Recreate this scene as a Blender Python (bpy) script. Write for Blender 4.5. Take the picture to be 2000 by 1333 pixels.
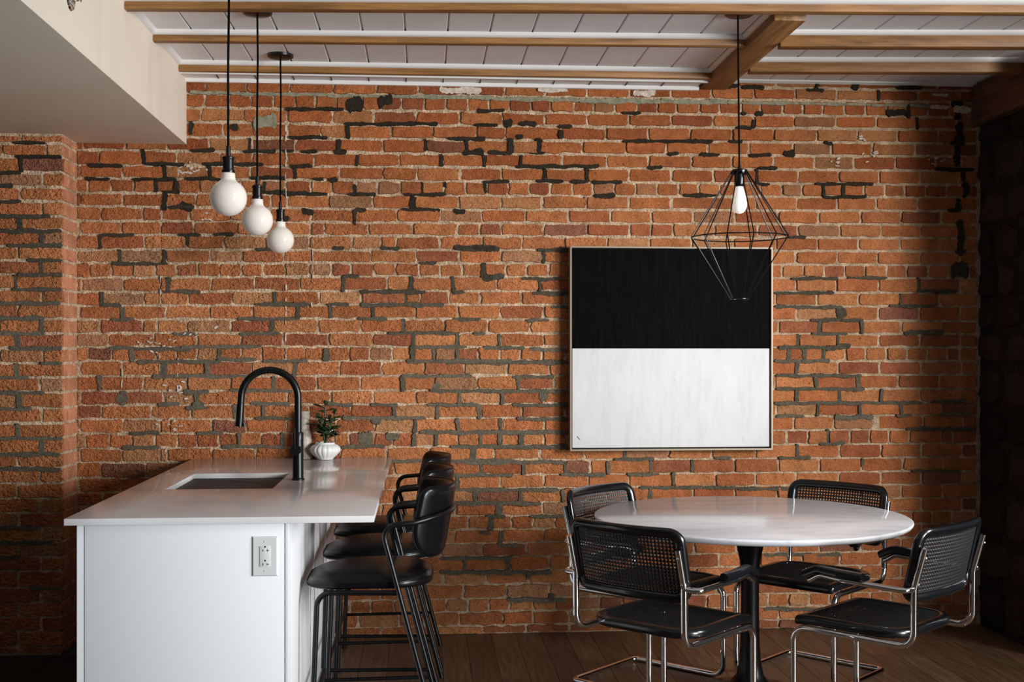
import bpy, bmesh, math, random
from math import sin, cos, pi, radians, atan2, sqrt, hypot
from mathutils import Vector, Matrix

for o in list(bpy.data.objects):
    bpy.data.objects.remove(o)
S = bpy.context.scene
COL = S.collection
R = random.Random(7)

# ------------------------------------------------------------------ camera
FPX, V0, CAMZ = 2300.0, 685.0, 1.462          # focal length in px of a 2000 px frame, horizon row, eye height
YAW = math.atan(173 / FPX)
CAMD = FPX / (379.6 * cos(YAW))               # distance of the camera from the brick wall
cd = bpy.data.cameras.new('camera')
cam = bpy.data.objects.new('camera', cd)
COL.objects.link(cam)
cam.location = (0, -CAMD, CAMZ)
cam.rotation_euler = (pi / 2, 0, -YAW)
cd.sensor_fit = 'HORIZONTAL'
cd.sensor_width = 36
cd.lens = 36 * FPX / 2000
cd.shift_y = (V0 - 666.5) / 2000
cd.clip_start = 0.05
S.camera = cam

# ------------------------------------------------------------------ world, daylight, exposure
W = bpy.data.worlds.new('dim_room_fill')
S.world = W
W.use_nodes = True
W.node_tree.nodes['Background'].inputs[0].default_value = (0.86, 0.93, 1.0, 1)
W.node_tree.nodes['Background'].inputs[1].default_value = 0.055


def area(name, loc, target, sx, sy, power, color):
    l = bpy.data.lights.new(name, 'AREA')
    l.shape = 'RECTANGLE'
    l.size, l.size_y = sx, sy
    l.energy, l.color = power, color
    o = bpy.data.objects.new(name, l)
    COL.objects.link(o)
    o.location = loc
    o.rotation_euler = (Vector(target) - Vector(loc)).to_track_quat('-Z', 'Y').to_euler()
    return o


# two tall windows in the far right wall of the room, beyond the stone pier
for nm, loc, aim, sx, sz, power, colr, spr in (
        ('daylight_near_window', (4.9, -4.3, 2.20), (0.25, 0.0, 1.20), 0.85, 1.3, 46, (1.0, 0.975, 0.945), 66),
        ('daylight_far_window', (4.9, -6.9, 1.25), (-1.2, -1.8, 1.4), 1.4, 1.8, 74, (0.90, 0.95, 1.0), 66)):
    w = area(nm, loc, aim, sx, sz, power, colr)
    w.data.spread = radians(spr)

S.view_settings.view_transform = 'Standard'
S.view_settings.look = 'None'
S.view_settings.gamma = 1
S.view_settings.exposure = 0.0
S.view_settings.use_curve_mapping = False


# ------------------------------------------------------------------ materials
def lin(r, g, b):
    f = lambda c: (c / 12.92 if c <= 0.04045 else ((c + 0.055) / 1.055) ** 2.4)
    return (f(r / 255), f(g / 255), f(b / 255), 1)


class NT:
    def __init__(s, name):
        s.m = bpy.data.materials.new(name)
        s.m.use_nodes = True
        s.t = s.m.node_tree
        s.b = s.t.nodes['Principled BSDF']
        s.tc = None

    def n(s, typ, **kw):
        x = s.t.nodes.new(typ)
        for k, v in kw.items():
            setattr(x, k, v)
        return x

    def l(s, a, b):
        s.t.links.new(a, b)

    def coord(s, scale=(1, 1, 1)):
        if not s.tc:
            s.tc = s.n('ShaderNodeTexCoord')
        mp = s.n('ShaderNodeMapping')
        mp.inputs['Scale'].default_value = scale
        s.l(s.tc.outputs['Object'], mp.inputs[0])
        return mp.outputs[0]

    def noise(s, scale, detail=4, rough=0.55, st=(1, 1, 1)):
        x = s.n('ShaderNodeTexNoise')
        x.inputs['Scale'].default_value = scale
        x.inputs['Detail'].default_value = detail
        x.inputs['Roughness'].default_value = rough
        s.l(s.coord(st), x.inputs['Vector'])
        return x.outputs['Fac']

    def ramp(s, fac, stops):
        x = s.n('ShaderNodeValToRGB')
        e = x.color_ramp.elements
        while len(e) < len(stops):
            e.new(0.5)
        for i, (p, c) in enumerate(stops):
            e[i].position = p
            e[i].color = c if len(c) == 4 else (*c, 1)
        s.l(fac, x.inputs[0])
        return x.outputs[0]

    def mul(s, a, b, fac=1.0, mode='MULTIPLY'):
        x = s.n('ShaderNodeMix', data_type='RGBA', blend_type=mode)
        for sock, v in ((x.inputs[0], fac), (x.inputs[6], a), (x.inputs[7], b)):
            if hasattr(v, 'links') or hasattr(v, 'is_linked'):
                s.l(v, sock)
            else:
                sock.default_value = v
        return x.outputs[2]

    def bump(s, h, strength, dist=0.002, prev=None):
        x = s.n('ShaderNodeBump')
        x.inputs['Distance'].default_value = dist
        if hasattr(strength, 'is_linked'):
            s.l(strength, x.inputs['Strength'])
        else:
            x.inputs['Strength'].default_value = strength
        s.l(h, x.inputs['Height'])
        if prev:
            s.l(prev, x.inputs['Normal'])
        s.l(x.outputs[0], s.b.inputs['Normal'])
        return x.outputs[0]

    def set(s, **kw):
        for k, v in kw.items():
            s.b.inputs[k.replace('_', ' ')].default_value = v
        return s


def plain(name, color, rough=0.5, metal=0.0, var=0.0, vs=6, bump=0.0, bs=60, bd=0.001, coat=0.0, spec=0.5, st=(1, 1, 1)):
    m = NT(name)
    m.set(Base_Color=color, Roughness=rough, Metallic=metal, Coat_Weight=coat)
    m.b.inputs['Specular IOR Level'].default_value = spec
    if var:
        r = m.ramp(m.noise(vs, st=st), [(0.3, (1 - var,) * 3), (0.7, (1 + var,) * 3)])
        m.l(m.mul(color, r), m.b.inputs['Base Color'])
    if bump:
        m.bump(m.noise(bs, st=st), bump, bd)
    return m.m


def m_brick():
    m = NT('brick')
    at = m.n('ShaderNodeAttribute', attribute_name='tint')
    big = m.ramp(m.noise(14, 4), [(0.25, (0.72, 0.70, 0.68)), (0.75, (1.22, 1.24, 1.26))])
    pit = m.ramp(m.noise(105, 2, 0.55), [(0.27, (0.30, 0.24, 0.20)), (0.37, (1, 1, 1))])
    gr = m.ramp(m.noise(150, 2), [(0.3, (0.74, 0.72, 0.70)), (0.7, (1.24, 1.27, 1.30))])
    c = m.mul(m.mul(m.mul(at.outputs['Color'], big), pit), gr)
    dust = m.ramp(m.noise(26, 5, 0.7), [(0.60, (0, 0, 0)), (0.78, (1, 1, 1))])
    c = m.mul(c, (0.46, 0.33, 0.22, 1), m.mul(dust, (0.35, 0.35, 0.35, 1)), 'MIX')
    m.l(c, m.b.inputs['Base Color'])
    m.set(Roughness=0.9)
    m.b.inputs['Specular IOR Level'].default_value = 0.25
    n1 = m.bump(m.noise(62, 2, 0.5, (0.8, 1, 1.15)), at.outputs['Alpha'], 0.015)
    m.bump(m.noise(150, 1, 0.5), at.outputs['Alpha'], 0.006, n1)
    return m.m


def m_mortar(name, c1, c2, bs=120, strength=0.9):
    m = NT(name)
    m.l(m.ramp(m.noise(22, 5, 0.65), [(0.35, c1), (0.7, c2)]), m.b.inputs['Base Color'])
    m.set(Roughness=0.95)
    m.b.inputs['Specular IOR Level'].default_value = 0.2
    m.bump(m.noise(bs * 0.7, 2, 0.55), strength, 0.014)
    return m.m


def m_tint(name, rough, bs, strength, vs=30):
    m = NT(name)
    at = m.n('ShaderNodeAttribute', attribute_name='tint')
    r = m.ramp(m.noise(vs, 5, 0.65), [(0.3, (0.65,) * 3), (0.72, (1.3,) * 3)])
    m.l(m.mul(at.outputs['Color'], r), m.b.inputs['Base Color'])
    m.set(Roughness=rough)
    m.b.inputs['Specular IOR Level'].default_value = 0.2
    m.bump(m.noise(bs, 5, 0.7), strength, 0.012)
    return m.m


def m_wood(name, c1, c2, st, scale=9, rough=0.5, bump=0.15, knots=False):
    m = NT(name)
    at = m.n('ShaderNodeAttribute', attribute_name='tint')
    a = m.noise(scale, 6, 0.65, st)
    c = m.ramp(a, [(0.3, c1), (0.68, c2)])
    c = m.mul(c, at.outputs['Color'])
    if knots:
        k = m.ramp(m.noise(9, 2, 0.5, (1, 0.45, 1) if st[1] < st[0] else (0.45, 1, 1)), [(0.24, (0.25, 0.2, 0.16)), (0.31, (1, 1, 1))])
        c = m.mul(c, k)
    m.l(c, m.b.inputs['Base Color'])
    m.set(Roughness=rough)
    m.bump(a, bump, 0.002)
    return m.m


def m_marble():
    m = NT('white_marble')
    v1 = m.ramp(m.noise(2.6, 8, 0.62, (1, 3.0, 1)), [(0.36, (0.74, 0.75, 0.79)), (0.50, (0.87, 0.875, 0.905)), (0.66, (0.91, 0.915, 0.94))])
    v2 = m.ramp(m.noise(7, 6, 0.7, (1, 4, 1)), [(0.34, (0.84, 0.845, 0.87)), (0.42, (1, 1, 1))])
    m.l(m.mul(v1, v2), m.b.inputs['Base Color'])
    m.set(Roughness=0.17)
    m.b.inputs['Specular IOR Level'].default_value = 0.35
    return m.m


M = {
    'brick': m_brick(),
    'mortar': m_mortar('pale_mortar', (0.32, 0.215, 0.13), (0.72, 0.53, 0.355)),
    'patch': m_tint('repair_mortar', 0.95, 110, 1.0, 60),
    'stone': m_tint('dark_stone', 0.95, 26, 1.0, 22),
    'stone_mortar': m_mortar('dark_mortar', (0.010, 0.008, 0.007), (0.035, 0.028, 0.022), 60),
    'drip': plain('whitewash', (0.55, 0.46, 0.38, 1), 0.9, var=0.3, vs=60, bump=0.5, bs=200),
    'greenish': plain('grey_green_mortar', (0.24, 0.225, 0.15, 1), 0.95, var=0.3, vs=50, bump=0.8, bs=120, bd=0.004),
    'soffit': plain('cream_painted_drywall', (0.80, 0.71, 0.59, 1), 0.75, bump=0.06, bs=180),
    'board': plain('white_painted_board', (0.88, 0.88, 0.895, 1), 0.55, var=0.03, vs=5),
    'trim': plain('white_gloss_moulding', (0.80, 0.775, 0.75, 1), 0.4),
    'joist': m_wood('honey_pine', (0.14, 0.058, 0.014, 1), (0.40, 0.19, 0.055, 1), (0.6, 9, 9), 4, 0.55, 0.3),
    'joist_y': m_wood('honey_pine_lengthwise', (0.14, 0.058, 0.014, 1), (0.40, 0.19, 0.055, 1), (9, 0.6, 9), 4, 0.55, 0.3),
    'old_timber': m_wood('old_brown_timber', (0.035, 0.014, 0.006, 1), (0.13, 0.055, 0.022, 1), (9, 0.6, 9), 5, 0.85, 0.7),
    'floor': m_wood('brown_oak_plank', (0.062, 0.034, 0.018, 1), (0.175, 0.105, 0.060, 1), (14, 0.9, 1), 4, 0.40, 0.12, True),
    'tile': plain('black_floor_tile', (0.008, 0.008, 0.009, 1), 0.45, var=0.2),
    'grout': plain('dark_grout', (0.03, 0.03, 0.03, 1), 0.9, var=0.2),
    'lacquer': plain('white_lacquer', (0.84, 0.845, 0.85, 1), 0.38, bump=0.02, bs=400),
    'reveal': plain('dark_reveal', (0.03, 0.03, 0.035, 1), 0.7),
    'quartz': plain('pale_quartz', (0.70, 0.69, 0.685, 1), 0.13, var=0.05, vs=5),
    'steel': plain('brushed_steel', (0.60, 0.59, 0.58, 1), 0.28, 1.0, var=0.08, vs=20, st=(1, 8, 1)),
    'black': plain('matte_black_metal', (0.0035, 0.0035, 0.004, 1), 0.32, 0.0, spec=0.35),
    'cord': plain('black_fabric_cord', (0.003, 0.003, 0.003, 1), 0.9, bump=0.3, bs=900, spec=0.1),
    'socket': plain('black_bakelite', (0.004, 0.004, 0.004, 1), 0.28, spec=0.4),
    'leather': plain('black_leather', (0.004, 0.004, 0.005, 1), 0.27, bump=0.10, bs=260, bd=0.0006, spec=0.26),
    'chrome': plain('polished_chrome', (0.84, 0.835, 0.83, 1), 0.07, 1.0),
    'lacquer_black': plain('black_lacquered_wood', (0.004, 0.0045, 0.006, 1), 0.24, coat=0.3, spec=0.5),
    'cane': plain('black_woven_cane', (0.010, 0.011, 0.013, 1), 0.36, bump=0.3, bs=700, bd=0.0008, spec=0.6),
    'globe': plain('milk_glass', (0.72, 0.66, 0.59, 1), 0.08, spec=0.6),
    'bulb': plain('white_bulb_glass', (0.85, 0.83, 0.80, 1), 0.12),
    'porcelain': plain('white_porcelain', (0.74, 0.74, 0.73, 1), 0.12),
    'vase': plain('pale_stoneware', (0.40, 0.35, 0.29, 1), 0.6, var=0.35, vs=40, bump=0.2, bs=120),
    'leaf': plain('dark_green_leaf', (0.014, 0.040, 0.014, 1), 0.26, var=0.35, vs=30),
    'stem': plain('green_stem', (0.035, 0.055, 0.025, 1), 0.6, var=0.3, vs=60),
    'soil': plain('potting_soil', (0.02, 0.013, 0.008, 1), 0.95, bump=1.0, bs=300, bd=0.004),
    'frame': plain('champagne_frame', (0.36, 0.29, 0.215, 1), 0.36, 0.35),
    'canvas_black': plain('black_canvas', (0.003, 0.003, 0.0035, 1), 0.8, var=0.5, vs=14, st=(4, 1, 0.4), bump=0.15, bs=500, spec=0.06),
    'plastic': plain('white_plastic', (0.70, 0.70, 0.69, 1), 0.3),
    'slot': plain('dark_slot', (0.008, 0.008, 0.008, 1), 0.6),
}


for nm, st in (('globe', 0.07), ('bulb', 0.45)):
    b_ = M[nm].node_tree.nodes['Principled BSDF']
    b_.inputs['Emission Color'].default_value = (1.0, 0.90, 0.78, 1)
    b_.inputs['Emission Strength'].default_value = st


def m_canvas_white():
    m = NT('off_white_canvas')
    a = m.ramp(m.noise(5, 8, 0.68, (4, 1, 0.8)), [(0.30, (0.63, 0.635, 0.645)), (0.5, (0.70, 0.705, 0.71)), (0.7, (0.74, 0.74, 0.74))])
    b = m.ramp(m.noise(60, 4, 0.7, (1, 1, 0.2)), [(0.27, (0.84, 0.845, 0.86)), (0.38, (1, 1, 1))])
    m.l(m.mul(a, b), m.b.inputs['Base Color'])
    m.set(Roughness=0.8)
    m.bump(m.noise(420, 2), 0.15, 0.001)
    return m.m


M['canvas_white'] = m_canvas_white()


# ------------------------------------------------------------------ mesh helpers
class MB:
    def __init__(s):
        s.v, s.f, s.c = [], [], []
        s.tint = None

    def add(s, verts, faces):
        o = len(s.v)
        s.v += [tuple(p) for p in verts]
        s.f += [tuple(o + i for i in f) for f in faces]
        if s.tint:
            s.c += [s.tint] * len(verts)
        return s

    def box(s, x0, x1, y0, y1, z0, z1, bev=0.0):
        if bev <= 0:
            p = [(x, y, z) for x in (x0, x1) for y in (y0, y1) for z in (z0, z1)]
            return s.add(p, [(0, 1, 3, 2), (4, 6, 7, 5), (0, 4, 5, 1), (2, 3, 7, 6), (0, 2, 6, 4), (1, 5, 7, 3)])
        bm = bmesh.new()
        r = bmesh.ops.create_cube(bm, size=1)
        for v in bm.verts:
            v.co = Vector(((x0 + x1) / 2 + v.co.x * (x1 - x0), (y0 + y1) / 2 + v.co.y * (y1 - y0), (z0 + z1) / 2 + v.co.z * (z1 - z0)))
        bmesh.ops.bevel(bm, geom=bm.edges[:], offset=bev, segments=2, profile=0.5, affect='EDGES')
        s.bm(bm)
        return s

    def bm(s, bm):
        bm.verts.index_update()
        s.add([v.co[:] for v in bm.verts], [[v.index for v in f.verts] for f in bm.faces])
        bm.free()

    def tube(s, pts, r, n=12, closed=False, cap=True):
        pts = [Vector(p) for p in pts]
        m = len(pts)
        tan = []
        for i in range(m):
            a = pts[i - 1] if (i or closed) else pts[i]
            b = pts[(i + 1) % m] if (i < m - 1 or closed) else pts[i]
            tan.append((b - a).normalized())
        ref = Vector((0, 0, 1)) if abs(tan[0].z) < 0.9 else Vector((1, 0, 0))
        nor = (ref - tan[0] * ref.dot(tan[0])).normalized()
        rings = []
        for i in range(m):
            nor = (nor - tan[i] * nor.dot(tan[i])).normalized()
            bi = tan[i].cross(nor)
            rr = r[i] if isinstance(r, (list, tuple)) else r
            rings.append([pts[i] + (nor * cos(2 * pi * k / n) + bi * sin(2 * pi * k / n)) * rr for k in range(n)])
        vs = [p for q in rings for p in q]
        fs = []
        for i in range(m if closed else m - 1):
            j = (i + 1) % m
            for k in range(n):
                l = (k + 1) % n
                fs.append((i * n + k, i * n + l, j * n + l, j * n + k))
        if cap and not closed:
            fs.append(tuple(range(n))[::-1])
            fs.append(tuple((m - 1) * n + k for k in range(n)))
        return s.add(vs, fs)

    def lathe(s, prof, n=32, c=(0, 0, 0), wob=None):
        vs, fs = [], []
        for i, (r, z) in enumerate(prof):
            for k in range(n):
                a = 2 * pi * k / n
                rr = r * (wob(i, a) if wob else 1)
                vs.append((c[0] + rr * cos(a), c[1] + rr * sin(a), c[2] + z))
        for i in range(len(prof) - 1):
            for k in range(n):
                l = (k + 1) % n
                fs.append((i * n + k, i * n + l, (i + 1) * n + l, (i + 1) * n + k))
        if prof[0][0] > 1e-5:
            fs.append(tuple(range(n))[::-1])
        if prof[-1][0] > 1e-5:
            fs.append(tuple((len(prof) - 1) * n + k for k in range(n)))
        return s.add(vs, fs)

    def loft(s, rings, cap=True):
        n = len(rings[0])
        vs = [p for q in rings for p in q]
        fs = [(i * n + k, i * n + (k + 1) % n, (i + 1) * n + (k + 1) % n, (i + 1) * n + k) for i in range(len(rings) - 1) for k in range(n)]
        if cap:
            fs.append(tuple(range(n))[::-1])
            fs.append(tuple((len(rings) - 1) * n + k for k in range(n)))
        return s.add(vs, fs)

    def build(s, name, mat, parent=None, smooth=True, angle=40, weld=False):
        me = bpy.data.meshes.new(name)
        me.from_pydata(s.v, [], s.f)
        if s.c:
            at = me.color_attributes.new('tint', 'FLOAT_COLOR', 'POINT')
            at.data.foreach_set('color', [x for c in s.c for x in c])
        me.materials.append(M[mat] if isinstance(mat, str) else mat)
        if smooth:
            bm = bmesh.new()
            bm.from_mesh(me)
            bmesh.ops.remove_doubles(bm, verts=bm.verts[:], dist=1e-6)
            bmesh.ops.recalc_face_normals(bm, faces=bm.faces[:])
            bm.to_mesh(me)
            bm.free()
            me.polygons.foreach_set('use_smooth', [True] * len(me.polygons))
            me.set_sharp_from_angle(angle=radians(angle))
        me.update()
        o = bpy.data.objects.new(name, me)
        COL.objects.link(o)
        if parent:
            o.parent = parent
        return o


def empty(name, loc=(0, 0, 0), rz=0.0):
    o = bpy.data.objects.new(name, None)
    o.empty_display_size = 0.05
    o.location = loc
    o.rotation_euler = (0, 0, rz)
    COL.objects.link(o)
    return o


def tag(o, label, cat, group=None):
    o['label'] = label
    o['category'] = cat
    if group:
        o['group'] = group
    return o


def struct(o, label=None):
    o['kind'] = 'structure'
    if label:
        o['label'] = label
    return o


def copy_tree(o, parent=None):
    c = o.copy()
    COL.objects.link(c)
    if parent:
        c.parent = parent
    for ch in list(o.children):
        copy_tree(ch, c)
    return c


def fillet(pts, rad, n=7):
    pts = [Vector(p) for p in pts]
    out = [pts[0]]
    for i in range(1, len(pts) - 1):
        r = rad[i - 1] if isinstance(rad, (list, tuple)) else rad
        a, p, b = pts[i - 1], pts[i], pts[i + 1]
        u, v = (a - p).normalized(), (b - p).normalized()
        if r <= 0:
            out.append(p)
            continue
        ang = u.angle(v)
        d = min(r / math.tan(ang / 2), (a - p).length * 0.49, (b - p).length * 0.49)
        p0, p1 = p + u * d, p + v * d
        rr = d * math.tan(ang / 2)
        c = p + (u + v).normalized() * (rr / sin(ang / 2))
        e0, e1 = p0 - c, p1 - c
        tot = e0.angle(e1)
        for k in range(n + 1):
            t = k / n
            q = (e0 * sin((1 - t) * tot) + e1 * sin(t * tot)) / sin(tot)
            out.append(c + q)
    out.append(pts[-1])
    return out


def on_wall(u, v, y=0.0):
    """the point of the plane y = const that the photograph shows at pixel (u, v)"""
    a, b = (u - 1000) / FPX, (V0 - v) / FPX
    dx, dy = a * cos(YAW) + sin(YAW), cos(YAW) - a * sin(YAW)
    t = (y + CAMD) / dy
    return (dx * t, CAMZ + b * t)


# ================================================================== BACK WALL
XL, XR = -1.729, 2.945            # left return at the brick pier, right return at the stone wall
wb = MB().box(XL - 1.4, XR + 0.5, 0.0, 0.25, -0.05, 2.95).build('wall_back', 'mortar', smooth=False)
struct(wb, 'old orange brick wall across the back with pale joints and dark mortar repairs')

BEDS = [  # bed joints: rows (pixels) at three columns of the photograph, u = 240, 775, 1700
    (126, 134, 149), (152, 160, 174.7), (180, 187, 198.4), (208, 216.4, 227.6), (237, 244.5, 252.4), (266, 272.6, 279.4), (294, 299.6, 305),
    (323, 326.6, 332.7), (349, 353.6, 360.4), (377, 381.8, 385.5), (404, 408.8, 412), (432, 435.5, 438.5), (459, 461, 465),
    (487.5, 488.5, 490.7), (514, 513.5, 517.7), (542.5, 540, 543.6), (570.6, 568, 571.7), (597.6, 595, 598.7), (624.6, 623, 627),
    (651.6, 650.5, 652.7), (677.5, 677.5, 678.6), (705.6, 705.5, 705.6), (735, 734, 732.6), (764, 763, 759.6), (792, 790, 786.6),
    (819, 818, 812.5), (847, 845, 839.5), (876, 873, 867.6), (903.6, 901, 894.6), (933, 929.5, 921.6), (961, 956.5, 947.5),
    (990, 983.8, 974), (1017, 1009.5, 1000), (1045, 1036.5, 1025), (1073, 1063.5, 1051.5), (1101, 1090.5, 1078), (1129, 1117.5, 1104),
    (1157, 1144.5, 1130.5), (1185, 1172, 1156.5), (1212, 1198.5, 1182), (1238, 1225.5, 1207), (1262, 1246, 1230)]


def bed(k, u):
    a, b, c = BEDS[k]
    return a + (b - a) * (u - 240) / 535 if u < 775 else b + (c - b) * (u - 775) / 925


# head joints course by course (pixels); course k lies between bed k and bed k+1
HEADS = '''
1440 1515 1596 1671 1754 1831
402 483 566 652 736 818 902 986 1065 1147 1230 1310 1390 1473 1553 1634 1716 1793 1874
401 448 491 533 577 617 659 707 743 784 829 872 914 955 996 1037 1076 1121 1159 1201 1244 1284 1321 1366 1405 1447 1485 1528 1568 1606 1649 1690 1732 1773 1812 1854
393 476 562 649 730 813 898 981 1064 1147 1228 1311 1392 1473 1550 1632 1711 1790 1867
436 494 562 627 678 765 847 931 987 1096 1183 1266 1347 1430 1511 1595 1674 1753 1832 1873
409 492 577 662 748 831 912 997 1051 1138 1222 1301 1382 1462 1548 1623 1703 1787 1867
195 280 346 430 494 560 613 698 780 863 946 1017 1098 1184 1267 1350 1429 1510 1590 1667 1748 1827 1878
240 323 411 490 576 664 748 814 898 979 1065 1146 1229 1312 1393 1477 1558 1638 1716 1796 1872
172 217 262 305 348 391 430 472 514 558 607 649 695 738 782 824 868 909 950 993 1033 1075 1118 1158 1200 1242 1283 1325 1364 1406 1447 1485 1527 1566 1606 1647 1687 1728 1766 1808 1847 1890
240 323 384 460 530 562 642 728 809 896 979 1059 1145 1228 1310 1433 1476 1555 1634 1711 1792 1875
198 280 316 370 451 528 554 608 694 775 860 941 1026 1110 1193 1272 1353 1435 1520 1598 1680 1759 1838
239 316 379 465 519 607 634 720 806 893 938 979 1062 1146 1230 1271 1314 1395 1480 1558 1640 1720 1797 1874
196 282 366 439 519 605 688 745 773 859 942 1020 1104 1515 1596 1676 1757 1836
233 323 410 474 555 610 725 812 898 979 1061 1554 1635 1713 1796 1875
177 219 260 304 345 387 430 472 514 557 605 647 686 730 774 818 860 902 946 988 1028 1072 1527 1569 1609 1650 1689 1731 1771 1812 1852 1892
242 315 329 412 498 587 670 757 804 885 971 1054 1554 1632 1715 1793 1875
196 283 315 368 454 537 623 706 793 820 877 937 1020 1102 1515 1595 1676 1758 1834
239 325 410 495 583 646 728 811 894 977 1062 1555 1641 1715 1795 1875
196 279 307 366 451 532 621 705 788 868 953 1035 1116 1520 1603 1681 1760 1838
213 301 385 471 554 642 728 808 894 977 1062 1559 1635 1716 1796 1875
174 220 259 305 346 386 429 470 512 556 596 641 683 723 766 808 849 892 934 975 1017 1059 1540 1571 1608 1651 1690 1731 1771 1811 1849 1873
239 323 406 492 578 664 746 828 908 991 1073 1556 1637 1717 1798 1877
196 280 366 451 535 620 704 785 849 932 1013 1081 1514 1592 1675 1754 1834
241 319 385 470 561 646 729 813 898 981 1063 1556 1640 1721 1797 1876
199 296 373 460 514 605 686 770 855 938 1019 1516 1597 1678 1759 1840
240 314 332 414 483 560 658 732 812 894 980 1063 1550 1628 1706 1802 1880
168 215 259 303 346 386 428 467 511 553 600 653 683 714 732 767 809 852 894 936 978 1018 1063 1536 1577 1617 1659 1698 1736 1775 1837 1860
240 314 327 415 500 583 667 755 840 924 965 1054 1141 1220 1306 1390 1475 1556 1639 1721 1799 1878
198 285 368 450 530 615 700 770 858 939 1022 1103 1153 1186 1270 1351 1434 1520 1600 1682 1763 1842
237 320 404 490 575 660 740 815 893 977 1062 1149 1228 1315 1397 1475 1555 1637 1720 1799 1878
200 285 370 450 535 620 705 775 850 930 1016 1100 1185 1269 1353 1435 1518 1600 1680 1759 1840
240 325 410 495 580 660 745 820 891 973 1059 1140 1225 1310 1392 1474 1555 1636 1718 1799 1878
175 217 260 303 345 388 430 473 515 558 600 640 683 725 770 812 835 873 915 957 999 1042 1085 1130 1172 1215 1258 1300 1340 1380 1420 1460 1500 1540 1580 1620 1660 1700 1740 1780 1820 1858
240 325 410 495 580 660 745 810 889 978 1061 1145 1230 1312 1394 1475 1556 1638 1720 1800 1880
198 283 368 450 535 620 700 780 860 943 1028 1110 1192 1275 1356 1438 1520 1600 1680 1760 1840
240 325 410 495 580 660 745 825 907 996 1073 1156 1240 1322 1404 1485 1566 1640 1720 1800 1880
198 283 368 450 535 620 700 780 865 950 1032 1114 1196 1278 1360 1440 1520 1600 1680 1760 1840
240 325 410 495 580 660 745 825 905 989 1073 1155 1238 1320 1400 1480 1560 1640 1720 1800 1880
175 217 260 303 345 388 430 473 515 558 600 640 683 725 770 812 835 872 915 955 995 1041 1085 1130 1172 1215 1258 1300 1340 1380 1420 1460 1500 1540 1580 1620 1660 1700 1740 1780 1820 1858
198 283 368 450 535 620 700 780 830 897 983 1041 1110 1192 1275 1356 1438 1520 1600 1680 1760 1840
240 325 410 495 580 660 745 840 944 1028 1112 1195 1278 1360 1440 1520 1600 1680 1760 1840'''.strip().split('\n')

PAL = [((0.398, 0.138, 0.048), 12), ((0.362, 0.120, 0.041), 11), ((0.427, 0.157, 0.058), 9), ((0.318, 0.098, 0.037), 6),
       ((0.410, 0.183, 0.078), 4), ((0.289, 0.090, 0.039), 4), ((0.335, 0.154, 0.073), 3), ((0.225, 0.086, 0.049), 1)]


def brick_tint(u, v):
    t = R.choices([p for p, _ in PAL], [w for _, w in PAL])[0]
    k = R.uniform(0.88, 1.13)
    g = R.uniform(0.94, 1.07)
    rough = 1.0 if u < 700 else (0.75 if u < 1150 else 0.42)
    c = min(1, max(0, (480 - v) / 160))          # the upper courses get a deeper, redder tint and less bump
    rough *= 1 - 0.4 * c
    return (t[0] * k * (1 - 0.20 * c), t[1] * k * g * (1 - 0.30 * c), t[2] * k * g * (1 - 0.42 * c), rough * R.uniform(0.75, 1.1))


def brick_shape(a, b, d, jit, rot=0.0):
    """worn outline of a brick face a x b: back ring and slightly smaller front ring"""
    cx, cy = min(0.008, a * 0.2) * R.uniform(0.3, 1.3), min(0.008, b * 0.25) * R.uniform(0.3, 1.3)
    A, B = a / 2, b / 2
    n = 5 if a > 0.15 else 3
    lo = [(-A + cx + (2 * A - 2 * cx) * i / n, -B) for i in range(n + 1)]
    p = lo + [(A, -B + cy), (A, 0), (A, B - cy)] + [(-x, B) for x, y in lo] + [(-A, B - cy), (-A, 0), (-A, -B + cy)]
    p = [(x + R.gauss(0, jit), y + R.gauss(0, jit * 0.9)) for x, y in p]
    e = 0.0022
    fr = [(x - (e if x > 0 else -e) * (1 + R.uniform(0, 1.2)), y - (e if y > 0 else -e) * (1 + R.uniform(0, 1.2))) if abs(x) > A * 0.9 else (x, y - (e if y > 0 else -e) * R.uniform(0.5, 2.2)) for x, y in p]
    return p, fr


def brick_geo(mb, c, ex, ez, nrm, a, b, d, jit):
    """adds one brick: centre c, unit axes ex (along), ez (up), nrm (out of the wall)"""
    p, fr = brick_shape(a, b, d, jit)
    n = len(p)
    tl = R.gauss(0, 0.012)
    back = [Vector(c) + ex * x + ez * y - nrm * 0.012 for x, y in p]
    front = [Vector(c) + ex * x + ez * y + nrm * (d + tl * x) for x, y in fr]
    mb.add(back + front, [tuple(range(n, 2 * n))] + [(k, (k + 1) % n, n + (k + 1) % n, n + k) for k in range(n)])


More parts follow.
